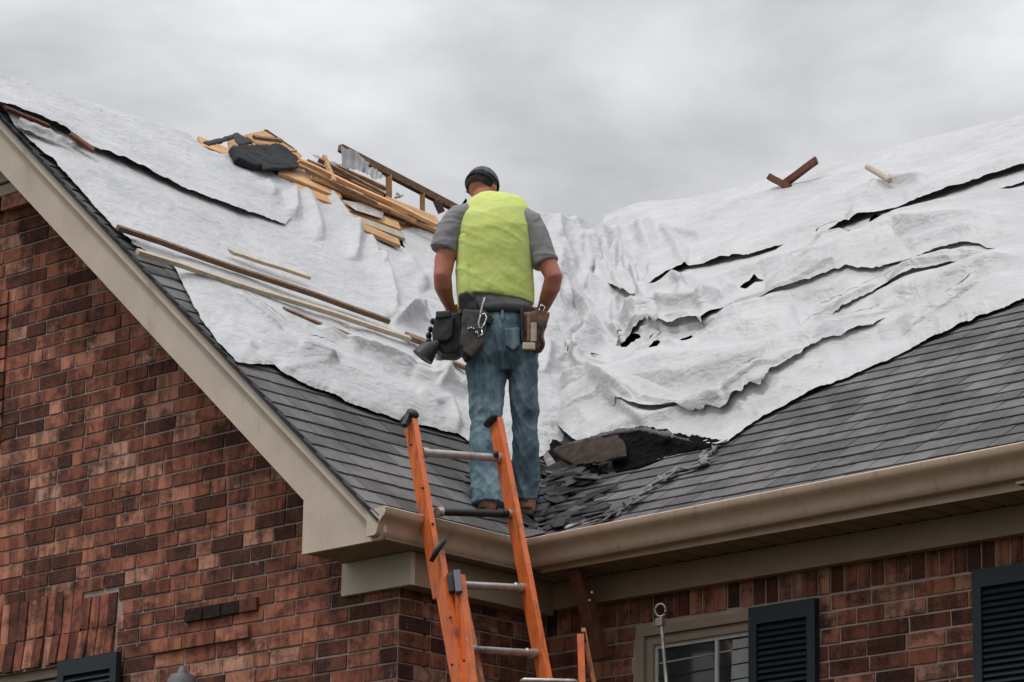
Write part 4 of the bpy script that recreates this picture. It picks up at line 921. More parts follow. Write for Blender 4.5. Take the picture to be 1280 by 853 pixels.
# torn film hanging on the beam
def cloth_strip(name, mat, top, bot, n=24, m=8, amp=.012, seed=1, parent=None):
    """sheet between two polylines of 3D points"""
    def samp(pl, t):
        t *= len(pl)-1; i = min(int(t), len(pl)-2); return np.array(pl[i])*(1-(t-i))+np.array(pl[i+1])*(t-i)
    vs = []
    for i in range(n+1):
        a, b = samp(top, i/n), samp(bot, i/n)
        for j in range(m+1):
            p = a*(1-j/m)+b*j/m; w = amp*float(vnoise(np.array([i*.35+seed, j*.25, seed*3.1])))+amp*.5*math.sin(i*1.1+j*.3); vs.append(p+np.array((.6, -.6, .3))*w)
    fs = [(i*(m+1)+j, (i+1)*(m+1)+j, (i+1)*(m+1)+j+1, i*(m+1)+j+1) for i in range(n) for j in range(m)]
    mb = MB(); mb.add(vs, fs); return mb.obj(name, mat, parent, smooth=True)
m = Mat('grey_film', .35, .5); m.color(m.ramp(m.noise(1, 4, .6, m.pos((25, 25, 4))), [(.3, g(.26)), (.7, g(.42))])); M['film'] = m.m
o = cloth_strip('plastic_film', M['film'], [H(426, 184, .05), H(446, 190, .05), H(462, 205, .06)], [H(428, 209, .08), H(448, 214, .08), H(458, 218, .07)], seed=2); tag(o, 'grey translucent plastic film hung over the left end of the bare beam', 'plastic sheet')
o = cloth_strip('plastic_film', M['film'], [H(384, 190, .0), H(405, 199, .02), H(428, 206, .03)], [H(392, 195, .05), H(410, 207, .05), H(430, 209, .05)], seed=5, m=4); tag(o, 'long low scrap of grey film trailing left from the bare beam', 'plastic sheet')
o = cloth_strip('plastic_film', M['film'], [H(458, 208, .05), H(470, 211, .05), H(481, 220, .05)], [H(456, 217, .10), H(468, 224, .10), H(480, 222, .06)], seed=8, m=4); tag(o, 'curled grey film tongue below the middle of the bare beam', 'plastic sheet')
m = Mat('insulation_fluff', .9, .1); m.color(m.ramp(m.noise(40, 4), [(.3, g(.5)), (.7, g(.72))])); M['fluff'] = m.m
mb = MB(); 
for k in range(5): mb.ball(H(495+k*1.7, 247-rr.random()*5, .03), (.014+.008*rr.random(), .014, .012), 8, 6)
me = remeshed(mb, .006, 1); V = verts_of(me); V += .006*vnoise(V*60)[:, None]*normals_of(me); set_verts(me, V); me.materials.append(M['fluff']); o = mesh_obj('insulation_tuft', me, smooth=True); tag(o, 'small white tuft of insulation beside the middle stud', 'insulation')
# black underlayment folded over the ridge
def crumple(name, mat, pts_top, th, n, label, cat, amp=.01, seed=1, up=0, parent=None, voxel=.012):
    mb = MB(); mb.prism([lifted(p, up) if (up and n is NL) else np.array(p) for p in pts_top], -np.array(n)*th); me = remeshed(mb, voxel, 1); V = verts_of(me)
    V = V+(amp*vnoise(V*9+seed)+amp*.6*vnoise(V*23+seed)+amp*.35*vnoise(V*60+seed))[:, None]*normals_of(me); set_verts(me, V); me.materials.append(mat)
    o = mesh_obj(name, me, None, parent, smooth=True)
    if label: tag(o, label, cat)
    return o
un = tag(empty('black_underlayment', L(330, 200)), 'black felt underlayment lump folded over the planks at the left ridge', 'roofing felt')
crumple('felt_fold', M['felt'], [L(290, 181), L(330, 180), L(349, 178), L(374, 196), L(373, 204), L(345, 206), L(322, 206), L(297, 196)], .05, NL, None, None, .008, 2, .12, un)
crumple('felt_fold', M['felt'], [L(326, 200), L(374, 196), L(375, 209), L(329, 211)], .02, NL, None, None, .006, 4, .125, un)
crumple('felt_fold', M['asphalt'], [L(290, 168), L(296, 164), L(318, 178), L(300, 182)], .03, NL, None, None, .005, 5, .06, un)
crumple('felt_fold', M['asphalt'], [L(252, 178), L(290, 168), L(292, 173), L(262, 182)], .02, NL, None, None, .005, 7, .05, un)
# dark underlayment flap and wood under the left upper tarp edge
cw = board('wooden_board', M['red_wood'], L(88, 168), L(118, 189), .06, .02, .10, 'short dark red board under the lifted edge of the upper left tarp', 'board', rough=1)
cw = board('wooden_board', M['red_wood'], L(8, 136), L(62, 158), .035, .02, .11, 'dark splintered board at the upper end of the left rake', 'board', rough=1)
o = cloth_strip('plastic_film', M['film'], [L(25, 146, .1), L(60, 160, .12), L(90, 178, .12)], [L(22, 158, .09), L(55, 172, .09), L(86, 182, .09)], seed=11, m=5); tag(o, 'grey film scrap under the upper left tarp near the rake', 'plastic sheet')
# ------------------------------------------------------------------ torn roofing at the foot of the valley
def RV(px, py, up=0):
    a, b = L(px, py, up), R(px, py, up); return a if np.dot(a-CAM, FW) < np.dot(b-CAM, FW) and a[2] > Z0-.1 and roof(*a[:2])[0] >= roof(*a[:2])[1]-.01 else b
hole = tag(empty('roof_hole', R(780, 565)), 'black hole torn in the roof under a lifted flap of roofing beside the valley', 'roof hole')
def flap(name, mat, pts, th, n=(-.2, -.75, .6), amp=.01, seed=1, parent=None, voxel=.01): return crumple(name, mat, pts, th, n, None, None, amp, seed, 0, parent, voxel)
flap('charred_edge', M['char'], [R(770, 541, .09), R(805, 531, .11), R(840, 540, .09), R(905, 549, .04), R(880, 560, .03), R(838, 568, .03), R(800, 584, .03), R(768, 590, .03)], .03, NR, .014, 2, hole)  # black sheets stand in for the shade inside the hole; deck is uncut
flap('charred_edge', M['char'], [R(700, 552, .05), R(716, 568, .05), R(760, 590, .03), R(720, 595, .02), R(690, 590, .02), R(676, 570, .03), R(680, 545, .05)], .02, NR, .016, 5, hole)
o = crumple('roofing_flap', M['charred_board'], [R(688, 562, .15), R(735, 548, .17), R(772, 542, .17), R(781, 556, .13), R(783, 570, .10), R(750, 578, .09), R(716, 582, .08), R(700, 575, .09)], .018, (-.3, -.8, .3), 'brown backed roofing flap curled up at the foot of the valley', 'roofing flap', .008, 3)
o = crumple('roofing_flap', M['shingle'], [R(690, 560, .15), R(735, 544, .18), R(774, 535, .19), R(812, 533, .17), R(840, 540, .13), R(868, 552, .09), R(840, 547, .11), R(800, 538, .16), R(770, 541, .175), R(735, 549, .17), R(702, 562, .145)], .016, NR, 'grey shingle lip along the top of the roof hole', 'shingle', .007, 8)
m = Mat('worn_flashing', .5, .4); m.color(m.ramp(m.noise(22, 5, .7), [(.38, (.03, .03, .03)), (.52, (.13, .12, .118)), (.68, (.42, .38, .37))])); m.bump(m.noise(60, 4), .6, .006); M['flash'] = m.m
def ribbon(name, mat, line, w, up, label, cat, seed=1, fn=R, amp=.006):
    top = [fn(x, y, up)+np.array((0, 0, w*.0)) for x, y in line]; n = NR if fn is R else NL
    left, right = [], []
    for i, p in enumerate(top):
        d = top[min(i+1, len(top)-1)]-top[max(i-1, 0)]; d /= np.linalg.norm(d); s_ = np.cross(n, d); ww = w*(.35+.85*abs(math.sin(i*1.9+seed))); left.append(p+s_*ww/2+n*.01*math.sin(i*2.1)); right.append(p-s_*ww/2)
    mb = MB(); k = len(top); mb.add(left+right+[q-n*.006 for q in left]+[q-n*.006 for q in right], [(i, i+1, k+i+1, k+i) for i in range(k-1)]+[(2*k+i, 3*k+i, 3*k+i+1, 2*k+i+1) for i in range(k-1)]+[(i, 2*k+i, 2*k+i+1, i+1) for i in range(k-1)]+[(k+i, k+i+1, 3*k+i+1, 3*k+i) for i in range(k-1)]+[(0, k, 3*k, 2*k), (k-1, 3*k-1, 4*k-1, 2*k-1)])
    me = mb.mesh(name, mat); bm = bmesh.new(); bm.from_mesh(me); bmesh.ops.subdivide_edges(bm, edges=bm.edges[:], cuts=3, use_grid_fill=True); bm.to_mesh(me); bm.free(); me['world'] = 1
    V = verts_of(me); V = V+np.array(n)*(amp*vnoise(V*16+seed)+amp*vnoise(V*38+seed))[:, None]; set_verts(me, V)
    o = mesh_obj(name, me, smooth=True, sharp=40); return tag(o, label, cat) if label else o
FLASH_LINE = [(896, 556), (884, 570), (868, 582), (842, 590), (826, 600), (806, 614), (790, 622), (772, 636), (755, 646), (735, 652)]
ribbon('flashing_strip', M['flash'], [(706, 659), (722, 654), (740, 648), (760, 646), (775, 642)], .035, .03, 'short pale flashing scrap lying along the gutter beside the valley', 'flashing', 4)
ribbon('flashing_strip', M['flash'], [(676, 560), (684, 572), (692, 584), (703, 578)], .05, .06, 'crumpled pale scrap right beside the blue jeans of the worker', 'flashing', 7)
# broken shingles strewn in the valley
GD = 'broken black shingle scraps heaped in the valley'
rd = random.Random(21); k = 0
spots = []
while len(spots) < 120:
    t = rd.random(); y = rd.uniform(585, 668); xc = 655+(668-y)*.18; x = rd.gauss(xc+8, 34)
    if y > 668 or x < 575 or x > 765: continue
    if x < xc-5 and y > 640+ (x-600)*.25: continue
    if x > xc and y > 668-(x-665)*.22: continue
    spots.append((x, y))
scr = []
for i in range(9):
    mb = MB(); nn_ = rd.randint(4, 6); a0 = rd.random()*6; pts = [(rd.uniform(.06, .13)*math.cos(a0+j*6.283/nn_)*1.5, rd.uniform(.03, .06)*math.sin(a0+j*6.283/nn_), rd.uniform(-.014, .020)) for j in range(nn_)]
    c0 = (0, 0, rd.uniform(.004, .016)); vs = [c0]+pts+[(0, 0, -.004)]+[(p[0], p[1], p[2]-.006) for p in pts]
    fs = [(0, 1+j, 1+(j+1) % nn_) for j in range(nn_)]+[(nn_+1, nn_+2+(j+1) % nn_, nn_+2+j) for j in range(nn_)]+[(1+j, nn_+2+j, nn_+2+(j+1) % nn_, 1+(j+1) % nn_) for j in range(nn_)]
    mb.add(vs, fs); scr.append([mb.mesh('shingle_scrap', M['asphalt']), None]); m2 = scr[-1][0].copy(); m2.materials.clear(); m2.materials.append(M['shingle']); scr[-1][1] = m2
for i, (x, y) in enumerate(spots):
    p = RV(x, y, .03+rd.uniform(0, .022)); n_ = NL if p[0] and roof(*p[:2])[0] > roof(*p[:2])[1] else NR
    o = bpy.data.objects.new('shingle_scrap', scr[rd.randrange(9)][1 if rd.random() < .28 else 0]); col.objects.link(o)
    u_ = Vector((0, 1, 0)) if n_ is NL else Vector((1, 0, 0)); nv_ = Vector(n_); v_ = nv_.cross(u_); q = Matrix((u_, v_, nv_)).transposed().to_quaternion() @ Matrix.Rotation(rd.gauss(0, .42), 3, 'Z').to_quaternion() @ Matrix.Rotation(rd.gauss(.12, .22), 3, 'X').to_quaternion()
    o.rotation_mode = 'QUATERNION'; o.rotation_quaternion = q; o.location = p; s_ = rd.uniform(.55, 1.05); o.scale = (s_, s_, s_)
    tag(o, 'broken piece of charred roofing shingle in the heap between the boots and the gutter corner', 'shingle scrap', GD)
M['flash_mat'] = M['flash']
sf = []
for src in scr:
    c_ = src[0].copy(); c_.materials.clear(); c_.materials.append(M['flash']); sf.append(c_)
rd = random.Random(77)
for i in range(26):
    t = i/26*(len(FLASH_LINE)-1); k = int(t); (xa, ya), (xb, yb) = FLASH_LINE[k], FLASH_LINE[k+1]; x, y = xa+(xb-xa)*(t-k)+rd.uniform(-4, 4), ya+(yb-ya)*(t-k)+rd.uniform(-3, 4)
    p = R(x, y, .035+rd.uniform(0, .02)); o = bpy.data.objects.new('flashing_scrap', sf[rd.randrange(9)] if rd.random() < .55 else scr[rd.randrange(9)][rd.random() < .5]); col.objects.link(o)
    d_ = Vector(R(xb, yb)-R(xa, ya)).normalized(); nv_ = Vector(NR); v_ = nv_.cross(d_); o.rotation_mode = 'QUATERNION'; o.rotation_quaternion = Matrix((d_, v_, nv_)).transposed().to_quaternion() @ Matrix.Rotation(rd.gauss(0, .5), 3, 'Z').to_quaternion() @ Matrix.Rotation(rd.gauss(0, .3), 3, 'X').to_quaternion()
    o.location = p; s_ = rd.uniform(.35, .7); o.scale = (s_, s_, s_)
    tag(o, 'torn scrap in the pale ragged line running down the right shingles from the roof hole', 'shingle scrap', 'torn flashing scraps below the roof hole')
# ------------------------------------------------------------------ things at the wall
rp = tag(empty('hanging_post', on_plane(735, 750, (0, 1, 0), YC+.16)), 'rust red wooden post slanting down from the soffit by the inner corner', 'post')
mb = MB(); mb.beam(on_plane(717, 700, (0, 1, 0), YC+.13), on_plane(752, 824, (0, 1, 0), YC+.28), .075, .06, side=(1, 0, 0)); mb.obj('post', M['red_wood'], rp, bevel=.006)
for (x, y) in ((739, 752), (742, 742)):
    mb = MB(); p = on_plane(x, y, (0, 1, 0), YC+.15); mb.tube([p, p+np.array((.015, -.03, 0))], .006, 8); mb.obj('bolt', M['metal'], rp, smooth=True, sharp=40)
pole = tag(empty('ring_pole', on_plane(830, 853, (0, 1, 0), YC+.2)), 'thin grey pole with a metal ring on top standing before the window', 'pole')
yp = YC+.15
def PP(x, y): return on_plane(x, y, (0, 1, 0), yp)
ax = np.array((1, 0, 0.)); c_ = PP(825.5, 763)
mb = MB(); ringp = [c_+np.array((.024*math.cos(t), .012*math.cos(t), .032*math.sin(t))) for t in np.linspace(0, 2*math.pi, 20)]; mb.tube(ringp, .0055, 8); mb.obj('ring', M['metal'], pole, smooth=True)
mb = MB(); a_, b_ = PP(825, 773), PP(825.5, 783); mb.beam(a_, b_, .045, .03, side=(1, 0, 0)); mb.obj('clamp', M['metal'], pole, bevel=.004)
mb = MB(); a_ = PP(827, 783); b_ = PP(833, 853); d_ = (b_-a_); e_ = a_+d_*(a_[2]/-d_[2]); mb.tube([a_, e_], .010, 10); mb.obj('shaft', M['metal'], pole, smooth=True, sharp=40)
lamp = tag(empty('wall_lamp', G(240, 850)), 'grey domed lamp on the brick wall at the bottom of the gable', 'lamp')
c_ = G(240, 853)+np.array((0, -.07, 0)); mb = MB(); mb.tube([c_+np.array((0, 0, z)) for z in (.075, .06, .035, .028, .0, -.05)], [.006, .022, .028, .06, .075, .08], 16); mb.obj('shade', M['grey_plastic'], lamp, smooth=True, sharp=40)
mb = MB(); mb.tube([c_+np.array((0, .06, -.02)), c_+np.array((0, .01, -.02))], .03, 12); mb.obj('arm', M['grey_plastic'], lamp, smooth=True, sharp=40)
# projecting scorched bricks in the gable
o = MB(); z_ = G(285, 762)[2]; xa, xb = G(234, 770)[0], G(325, 755)[0]
for i in range(4):
    mb = MB(); w_ = (xb-xa)/4; j = random.uniform(-.004, .004); mb.box((xa+i*w_+.004, YG-.02+j, z_-.034), (xa+(i+1)*w_-.004, YG+.02, z_+.034)); mb.obj('scorched_brick', M['soot'] if i < 3 else M['brick'], gable, bevel=.003)
for i in range(3):
    z2 = G(300, 800)[2]; mb = MB(); x2, x3 = G(190, 808)[0], G(315, 780)[0]; w_ = (x3-x2)/3; mb.box((x2+i*w_+.004, YG-.022, z2-.0), (x2+(i+1)*w_-.004, YG+.02, z2+.07)); mb.obj('proud_brick', M['brick'], gable, bevel=.003)
# ------------------------------------------------------------------ ladders
nh = np.array((FW[0], FW[1], 0)); nh /= np.linalg.norm(nh); rh = np.array((RT[0], RT[1], 0)); rh /= np.linalg.norm(rh)
def Wp(px, py, c): return on_plane(px, py, nh, c)
cl = lambda y: 17.73+(665-y)*.0011
crr = lambda y: 18.02+(665-y)*.0011
lad = tag(empty('extension_ladder', (float(Wp(600, 853, 17.5)[0]), float(Wp(600, 853, 17.5)[1]), 0)), 'tall worn orange fibreglass ladder leaning on the gutter behind the worker', 'ladder')
LT, LB = Wp(512, 520, cl(520)), Wp(570, 853, cl(853)); RTp, RB = Wp(620, 527, crr(527)), Wp(682, 853, crr(853))
ud = ((RTp-LT)/np.linalg.norm(RTp-LT)); dl = (LB-LT)/np.linalg.norm(LB-LT); ldn = np.cross(dl, ud); ldn /= np.linalg.norm(ldn)
if ldn@nh > 0: ldn = -ldn          # towards the viewer
def rail(name, p, q, wd=.03, dp=.088, mat=None, parent=None, flip=1, ext=True):
    p, q = np.array(p), np.array(q); d = (q-p)/np.linalg.norm(q-p)
    if ext: q = p+d*((p[2]-.0)/-d[2])
    n = ldn-d*(ldn@d); n /= np.linalg.norm(n); u = np.cross(d, n); u = u if u@ud > 0 else -u
    t = .006; prof = [(-wd/2*flip, -dp/2), (wd/2*flip, -dp/2), (wd/2*flip, -dp/2+t), (-wd/2*flip+t*flip, -dp/2+t), (-wd/2*flip+t*flip, dp/2-t), (wd/2*flip, dp/2-t), (wd/2*flip, dp/2), (-wd/2*flip, dp/2)]
    k = len(prof); mb = MB(); mb.add([p+u*a+n*b for a, b in prof]+[q+u*a+n*b for a, b in prof], [(i, (i+1) % k, (i+1) % k+k, i+k) for i in range(k)]+[(0, 3, 2, 1), (0, 7, 4, 3), (7, 6, 5, 4), (k, k+1, k+2, k+3), (k, k+3, k+4, k+7), (k+7, k+4, k+5, k+6)])
    o = mb.obj(name, mat or M['orange'], parent)
    bm = bmesh.new(); bm.from_mesh(o.data); bmesh.ops.recalc_face_normals(bm, faces=bm.faces[:]); bm.to_mesh(o.data); bm.free(); o.data['world'] = 1
    return o
# left rail runs in two straight lengths (bent where the sections overlap)
rail('rail', LT, Wp(550, 745, cl(745)), parent=lad, flip=1, ext=False)
rail('rail', RTp, RB, parent=lad, flip=1)
LM = Wp(566, 712, cl(712)-.06)
rail('rail', Wp(546, 692, cl(692)-.05), Wp(574, 853, cl(853)-.05), wd=.034, parent=lad)
rail('rail', Wp(573, 722, cl(722)-.10), Wp(588, 853, cl(853)-.10), wd=.036, dp=.07, parent=lad)
rail('stay', Wp(578, 745, cl(745)+.06), Wp(606, 880, cl(880)+.12), wd=.02, dp=.05, parent=lad, mat=M['orange_faded'])
def rung(y0, y1, x0, x1, r=.018, mat=None, z=0):
    a, b = Wp(x0, y0, cl(y0)+z), Wp(x1, y1, crr(y1)+z); mb = MB(); mb.tube([a, b], r, 14, ry=r*.82); o = mb.obj('rung', mat or M['metal'], lad, smooth=True, sharp=40)
    for e_, s_ in ((a, 1), (b, -1)):
        m2 = MB(); d = (b-a)/np.linalg.norm(b-a)*s_; m2.tube([e_-d*.01, e_+d*.022], r*1.28, 14); m2.obj('collar', M['metal'], o, smooth=True, sharp=40)
rung(566, 573, 529, 624, .021)
rung(640, 643, 548, 638, .019, M['black_plastic'])
rung(731, 735, 571, 652, .019)
rung(812, 817, 590, 668, .019)
for k in range(4): rung(812+82*(k+1), 817+82*(k+1), 590+15*k, 668+15*(k+1), .019)
# end caps, hook bands and brackets
mb = MB(); c_ = Wp(512, 523, cl(523)); mb.tube([c_+np.array(ud)*.0+ldn*s for s in (-.065, -.05, 0, .045, .058)], [.012, .024, .028, .026, .014], 12, ry=[.018, .03, .034, .03, .018]); mb.obj('end_cap', M['black_plastic'], lad, smooth=True)
mb = MB(); mb.beam(Wp(505, 533, cl(530)-.05), Wp(514, 513, cl(520)-.02), .03, .03, side=(0, 0, 1)); mb.obj('end_cap', M['black_plastic'], lad, bevel=.006)
mb = MB(); c_ = Wp(614, 526, crr(523)); mb.tube([c_+ldn*s for s in (-.055, -.045, 0, .045, .055)], [.008, .018, .022, .018, .008], 12, ry=[.014, .022, .026, .022, .014]); mb.obj('end_cap', M['black_plastic'], lad, smooth=True)
mb = MB(); mb.tube([Wp(539, 702, cl(700)-.12), Wp(545, 690, cl(690)-.13), Wp(552, 680, cl(680)-.12), Wp(556, 676, cl(676)-.08)], [.012, .022, .022, .012], 10, ry=[.01, .014, .014, .01]); mb.obj('strap', M['black_plastic'], lad, smooth=True)
mb = MB(); mb.beam(Wp(562, 718, cl(720)-.10), Wp(565, 741, cl(740)-.10), .03, .03, side=rh); mb.obj('guide_bracket', M['black_plastic'], lad, bevel=.004)
mb = MB(); mb.beam(Wp(571, 715, cl(715)-.14), Wp(574, 742, cl(740)-.14), .034, .05, side=rh); mb.obj('guide_bracket', M['grey_plastic'], lad, bevel=.004)
mb = MB(); mb.beam(Wp(590, 834, cl(834)+.02), Wp(592, 848, cl(848)+.02), .025, .02, side=rh); mb.obj('guide_bracket', M['black_plastic'], lad, bevel=.003)
for (x, y, c__) in ((514, 556, -.05), (528, 610, -.05), (541, 655, -.05), (563, 772, -.11), (565, 831, -.11), (573, 722, -.15), (580, 826, -.15)):
    mb = MB(); p = Wp(x, y, cl(y)+c__); mb.ball(p, .007, 8, 6); mb.obj('rivet', M['black_plastic'], lad, smooth=True)
for (x, y) in ((633, 568), (646, 641), (658, 733), (672, 815)):
    mb = MB(); p = Wp(x-13, y, crr(y)-.04); mb.ball(p, (.016, .016, .02), 10, 8); mb.obj('rivet', M['metal'] if y > 700 else M['black_plastic'], lad, smooth=True)
sl2 = tag(empty('step_ladder', (float(Wp(700, 853, 17.7)[0]), float(Wp(700, 853, 17.7)[1]), 0)), 'second orange ladder whose top just rises beside the tall one, below the eave', 'ladder')
def vpost(name, x0, y0, x1, y1, c, w, d, mat, parent):
    a, b = Wp(x0, y0, c), Wp(x1, y1, c-.04); dd = b-a; b = a+dd*(a[2]/-dd[2]); mb = MB(); mb.beam(a, b, w, d, side=rh); return mb.obj(name, mat, parent, bevel=.003)
vpost('rail', 725.5, 795, 727.5, 853, 17.78, .034, .06, M['orange'], sl2)
vpost('rail', 729, 787, 742, 853, 17.86, .022, .05, M['orange_faded'], sl2)
vpost('rail', 654, 858, 652, 900, 17.78, .034, .06, M['orange'], sl2)
mb = MB(); mb.tube([Wp(650, 852, 17.68), Wp(655, 850.5, 17.68), Wp(718, 852, 17.68), Wp(724, 853, 17.68)], [.008, .013, .013, .008], 10); mb.obj('rung', M['metal'], sl2, smooth=True)
mb = MB(); mb.beam(Wp(729, 790, 17.8), Wp(730.5, 803, 17.8), .022, .03, side=rh); mb.obj('hinge', M['black_plastic'], sl2, bevel=.004)
for k in range(1, 6): mb = MB(); mb.tube([Wp(652, 855+80*k, 17.74), Wp(728, 855+80*k, 17.74)], .014, 10); mb.obj('rung', M['metal'], sl2, smooth=True)
# ------------------------------------------------------------------ the worker
CM = 18.64; S1 = 1/243.0
def Mn(x, y, o=0.0): return Wp(x, y, CM+o)
m = Mat('skin', .55, .4); m.color(m.ramp(m.noise(11, 4), [(.3, (.36, .125, .078)), (.7, (.50, .19, .125))])); m.b.inputs['Subsurface Weight'].default_value = .05; m.b.inputs['Subsurface Radius'].default_value = (.01, .004, .002); m.bump(m.noise(160, 3), .15, .002); M['skin'] = m.m
m = Mat('hi_vis_cloth', .75, .2); m.color(m.ramp(m.noise(7, 4), [(.3, (.58, .67, .17)), (.7, (.67, .76, .24))])); m.b.inputs['Sheen Weight'].default_value = .15; m.bump(m.noise(500, 2), .2, .001); M['vest'] = m.m
m = Mat('grey_tshirt', .9, .15); m.color(m.ramp(m.noise(300, 2), [(.3, (.20, .19, .195)), (.7, (.29, .275, .28))])); m.bump(m.noise(400, 2), .2, .001); M['shirt'] = m.m
m = Mat('blue_denim', .85, .15)
c = m.ramp(m.noise(6, 5, .65), [(.34, (.052, .086, .112)), (.5, (.105, .165, .20)), (.66, (.25, .34, .38))])
c = m.mix(m.ramp(m.noise(1, 5, .7, m.pos((20, 20, 6))), [(.46, g(0)), (.70, g(.45))]), c, (.30, .39, .44))
c = m.mix(m.ramp(m.noise(420, 2), [(.3, g(.25)), (.6, g(0))]), c, (.025, .05, .08))
c = m.mix(m.ramp(m.noise(13, 4, .6), [(.70, g(0)), (.80, g(.35))]), c, (.03, .045, .055))
m.color(c); m.bump(m.noise(300, 3), .3, .002); M['denim'] = m.m
M['leather_black'] = simple('black_leather', (.022, .022, .024), .55, .35, var=.5, scale=25, bump=.5)
M['leather_grey'] = simple('grey_suede', (.085, .078, .072), .85, .2, var=.35, scale=30, bump=.4)
M['leather_brown'] = simple('brown_leather', (.15, .075, .045), .6, .35, var=.45, scale=25, bump=.5, dirt=(.04, .025, .02))
M['boot'] = simple('tan_boot_leather', (.30, .18, .11), .75, .25, var=.35, scale=22, bump=.5, dirt=(.07, .05, .04))
M['hair'] = simple('dark_hair', (.022, .015, .012), .7, .3, var=.5, scale=90, bump=.6)
M['cap_cloth'] = simple('blue_grey_cap', (.09, .105, .13), .85, .2, var=.75, scale=34, bump=.3)
M['cap_dark'] = simple('dark_cap_panel', (.03, .028, .03), .85, .2, var=.3, scale=40)
M['chrome'] = simple('steel_clip', (.55, .56, .58), .25, .6, .9, var=.2)
M['sole'] = simple('boot_sole', (.05, .04, .035), .8, .3)
def limb(mb, pts, ref=None, n=14):
    """pts: (px, py, off, r_side px, r_depth m)"""
    mb.tube([Mn(p[0], p[1], p[2]) for p in pts], [p[3]*S1 for p in pts], n, ry=[p[4] for p in pts], ref=ref if ref is not None else rh)
    for p in (pts[0], pts[-1]): mb.ball(Mn(p[0], p[1], p[2]), (min(p[3]*S1, p[4])*.98,)*3, 12, 8)
def local(V):                      # side, depth, height of points relative to the man
    o = Mn(630, 640, 0); D = V-o; return np.stack([D@rh, D@nh, D[:, 2]], -1)
def wrinkle(me, fn):
    V = verts_of(me); Nn = normals_of(me); V = V+Nn*fn(local(V), V)[:, None]; set_verts(me, V)
# body: one continuous surface with head, neck, arms, hands and legs
hb = MB()
limb(hb, [(622, 430, 0, 36, .11), (620, 390, 0, 37, .10), (619, 340, 0, 40, .105), (618, 300, 0, 44, .11), (615, 272, .01, 42, .09), (609, 256, .02, 22, .07)])
limb(hb, [(606, 262, .02, 14, .06), (604, 244, .05, 13, .058), (604, 236, .07, 13, .058)])
hyaw = math.radians(24); hp = math.radians(-30)
hf = nh*math.cos(hyaw)+rh*math.sin(hyaw); hs = rh*math.cos(hyaw)-nh*math.sin(hyaw); zz_ = np.array((0, 0, 1.))
hfp = hf*math.cos(hp)+zz_*math.sin(hp); hup = np.cross(hs, hfp); HR3 = np.stack([hs, hfp, hup], 1)
HC = Mn(603, 233, .09)
def hpnt(a, b, c): return HC+HR3@np.array((a, b, c))
hb.ball(HC, (.074, .094, .092), 18, 12, rot=HR3)
hb.ball(hpnt(0, .035, -.055), (.055, .065, .065), 14, 10, rot=HR3)             # jaw
hb.ball(hpnt(0, .103, -.030), (.012, .018, .022), 10, 8, rot=HR3)              # nose
for s in (-1, 1):
    hb.ball(hpnt(.026*s, .082, .004), (.017, .012, .010), 10, 8, rot=HR3)      # brow and lids
    hb.ball(hpnt(.077*s, -.005, -.018), (.009, .020, .031), 10, 8, rot=HR3)    # ears
hb.ball(hpnt(0, .088, -.066), (.024, .012, .010), 10, 8, rot=HR3)              # mouth
def arm(pts): limb(hb, pts)
arm([(583, 274, .0, 15, .062), (567, 300, -.01, 14, .058), (556, 325, -.03, 13.2, .054), (553, 345, -.045, 12, .048), (554, 358, -.02, 12, .047), (558, 372, .035, 9, .036), (563, 386, .09, 6.6, .025)])
arm([(658, 280, .0, 15, .062), (671, 305, -.01, 14, .058), (684, 330, -.035, 13, .052), (692, 346, -.05, 12, .05), (689, 360, -.02, 12, .048), (683, 375, .03, 9.5, .037), (677, 390, .08, 6.8, .026)])
def hand(wx, wy, wo, sx):
    """palm on the front of the hip, five bent fingers; sx: +1 fingers run towards +rh"""
    w = Mn(wx, wy, wo); d = rh*sx*.80+nh*.35-zz_*.5; d /= np.linalg.norm(d); dn = nh*.9+zz_*.3; dn -= d*(dn@d); dn /= np.linalg.norm(dn); ac = np.cross(d, dn)
    if ac[2] < 0: ac = -ac
    hb.tube([w-d*.01, w+d*.03, w+d*.085], [.028, .040, .042], 12, ry=[.024, .017, .014], ref=ac)
    for k, (t, ln) in enumerate(((.033, .070), (.012, .080), (-.010, .074), (-.031, .058))):
        b = w+d*.082+ac*t; p1 = b+d*ln*.45-dn*.004; p2 = p1+(d*.75-dn*.65)*ln*.33; p3 = p2+(d*.3-dn*.9)*ln*.28
        hb.tube([b-d*.01, b, p1, p2, p3], [.0095, .0098, .009, .0085, .007], 8)
        hb.ball(p3, .007, 8, 6)
    b = w+d*.025+ac*.034; p1 = b+(ac*.8+d*.6)*.032; p2 = p1+(ac*.35+d*.9)*.032
    hb.tube([b-ac*.01, b, p1, p2], [.013, .013, .0115, .009], 8); hb.ball(p2, .009, 8, 6)
hand(563, 386, .09, 1); hand(677, 390, .08, -1)
LEGL = [(607, 425, 0, 26, .095), (608, 470, -.01, 24.5, .092), (608, 500, -.03, 22, .082), (608, 530, -.05, 20, .070), (607, 560, -.06, 19.5, .070), (607, 590, -.08, 19.5, .066), (608, 614, -.12, 19.5, .062), (609, 632, -.135, 21, .068)]
LEGR = [(650, 425, 0, 22, .095), (654, 470, .0, 18.5, .092), (655, 500, .01, 17.4, .082), (656, 530, .02, 16.2, .070), (657, 560, .04, 16.4, .070), (657.5, 590, .07, 16.2, .064), (657, 608, .10, 15.5, .060), (656.5, 622, .12, 16.5, .064)]
for lg in (LEGL, LEGR): limb(hb, [(x, y, o, r*.62, d_*.75) for (x, y, o, r, d_) in lg])
me = remeshed(hb, .0065, 3)
wrinkle(me, lambda q, V: .0016*vnoise(V*22))
me.materials.append(M['skin'])
man = mesh_obj('person', me, None, None, smooth=True)
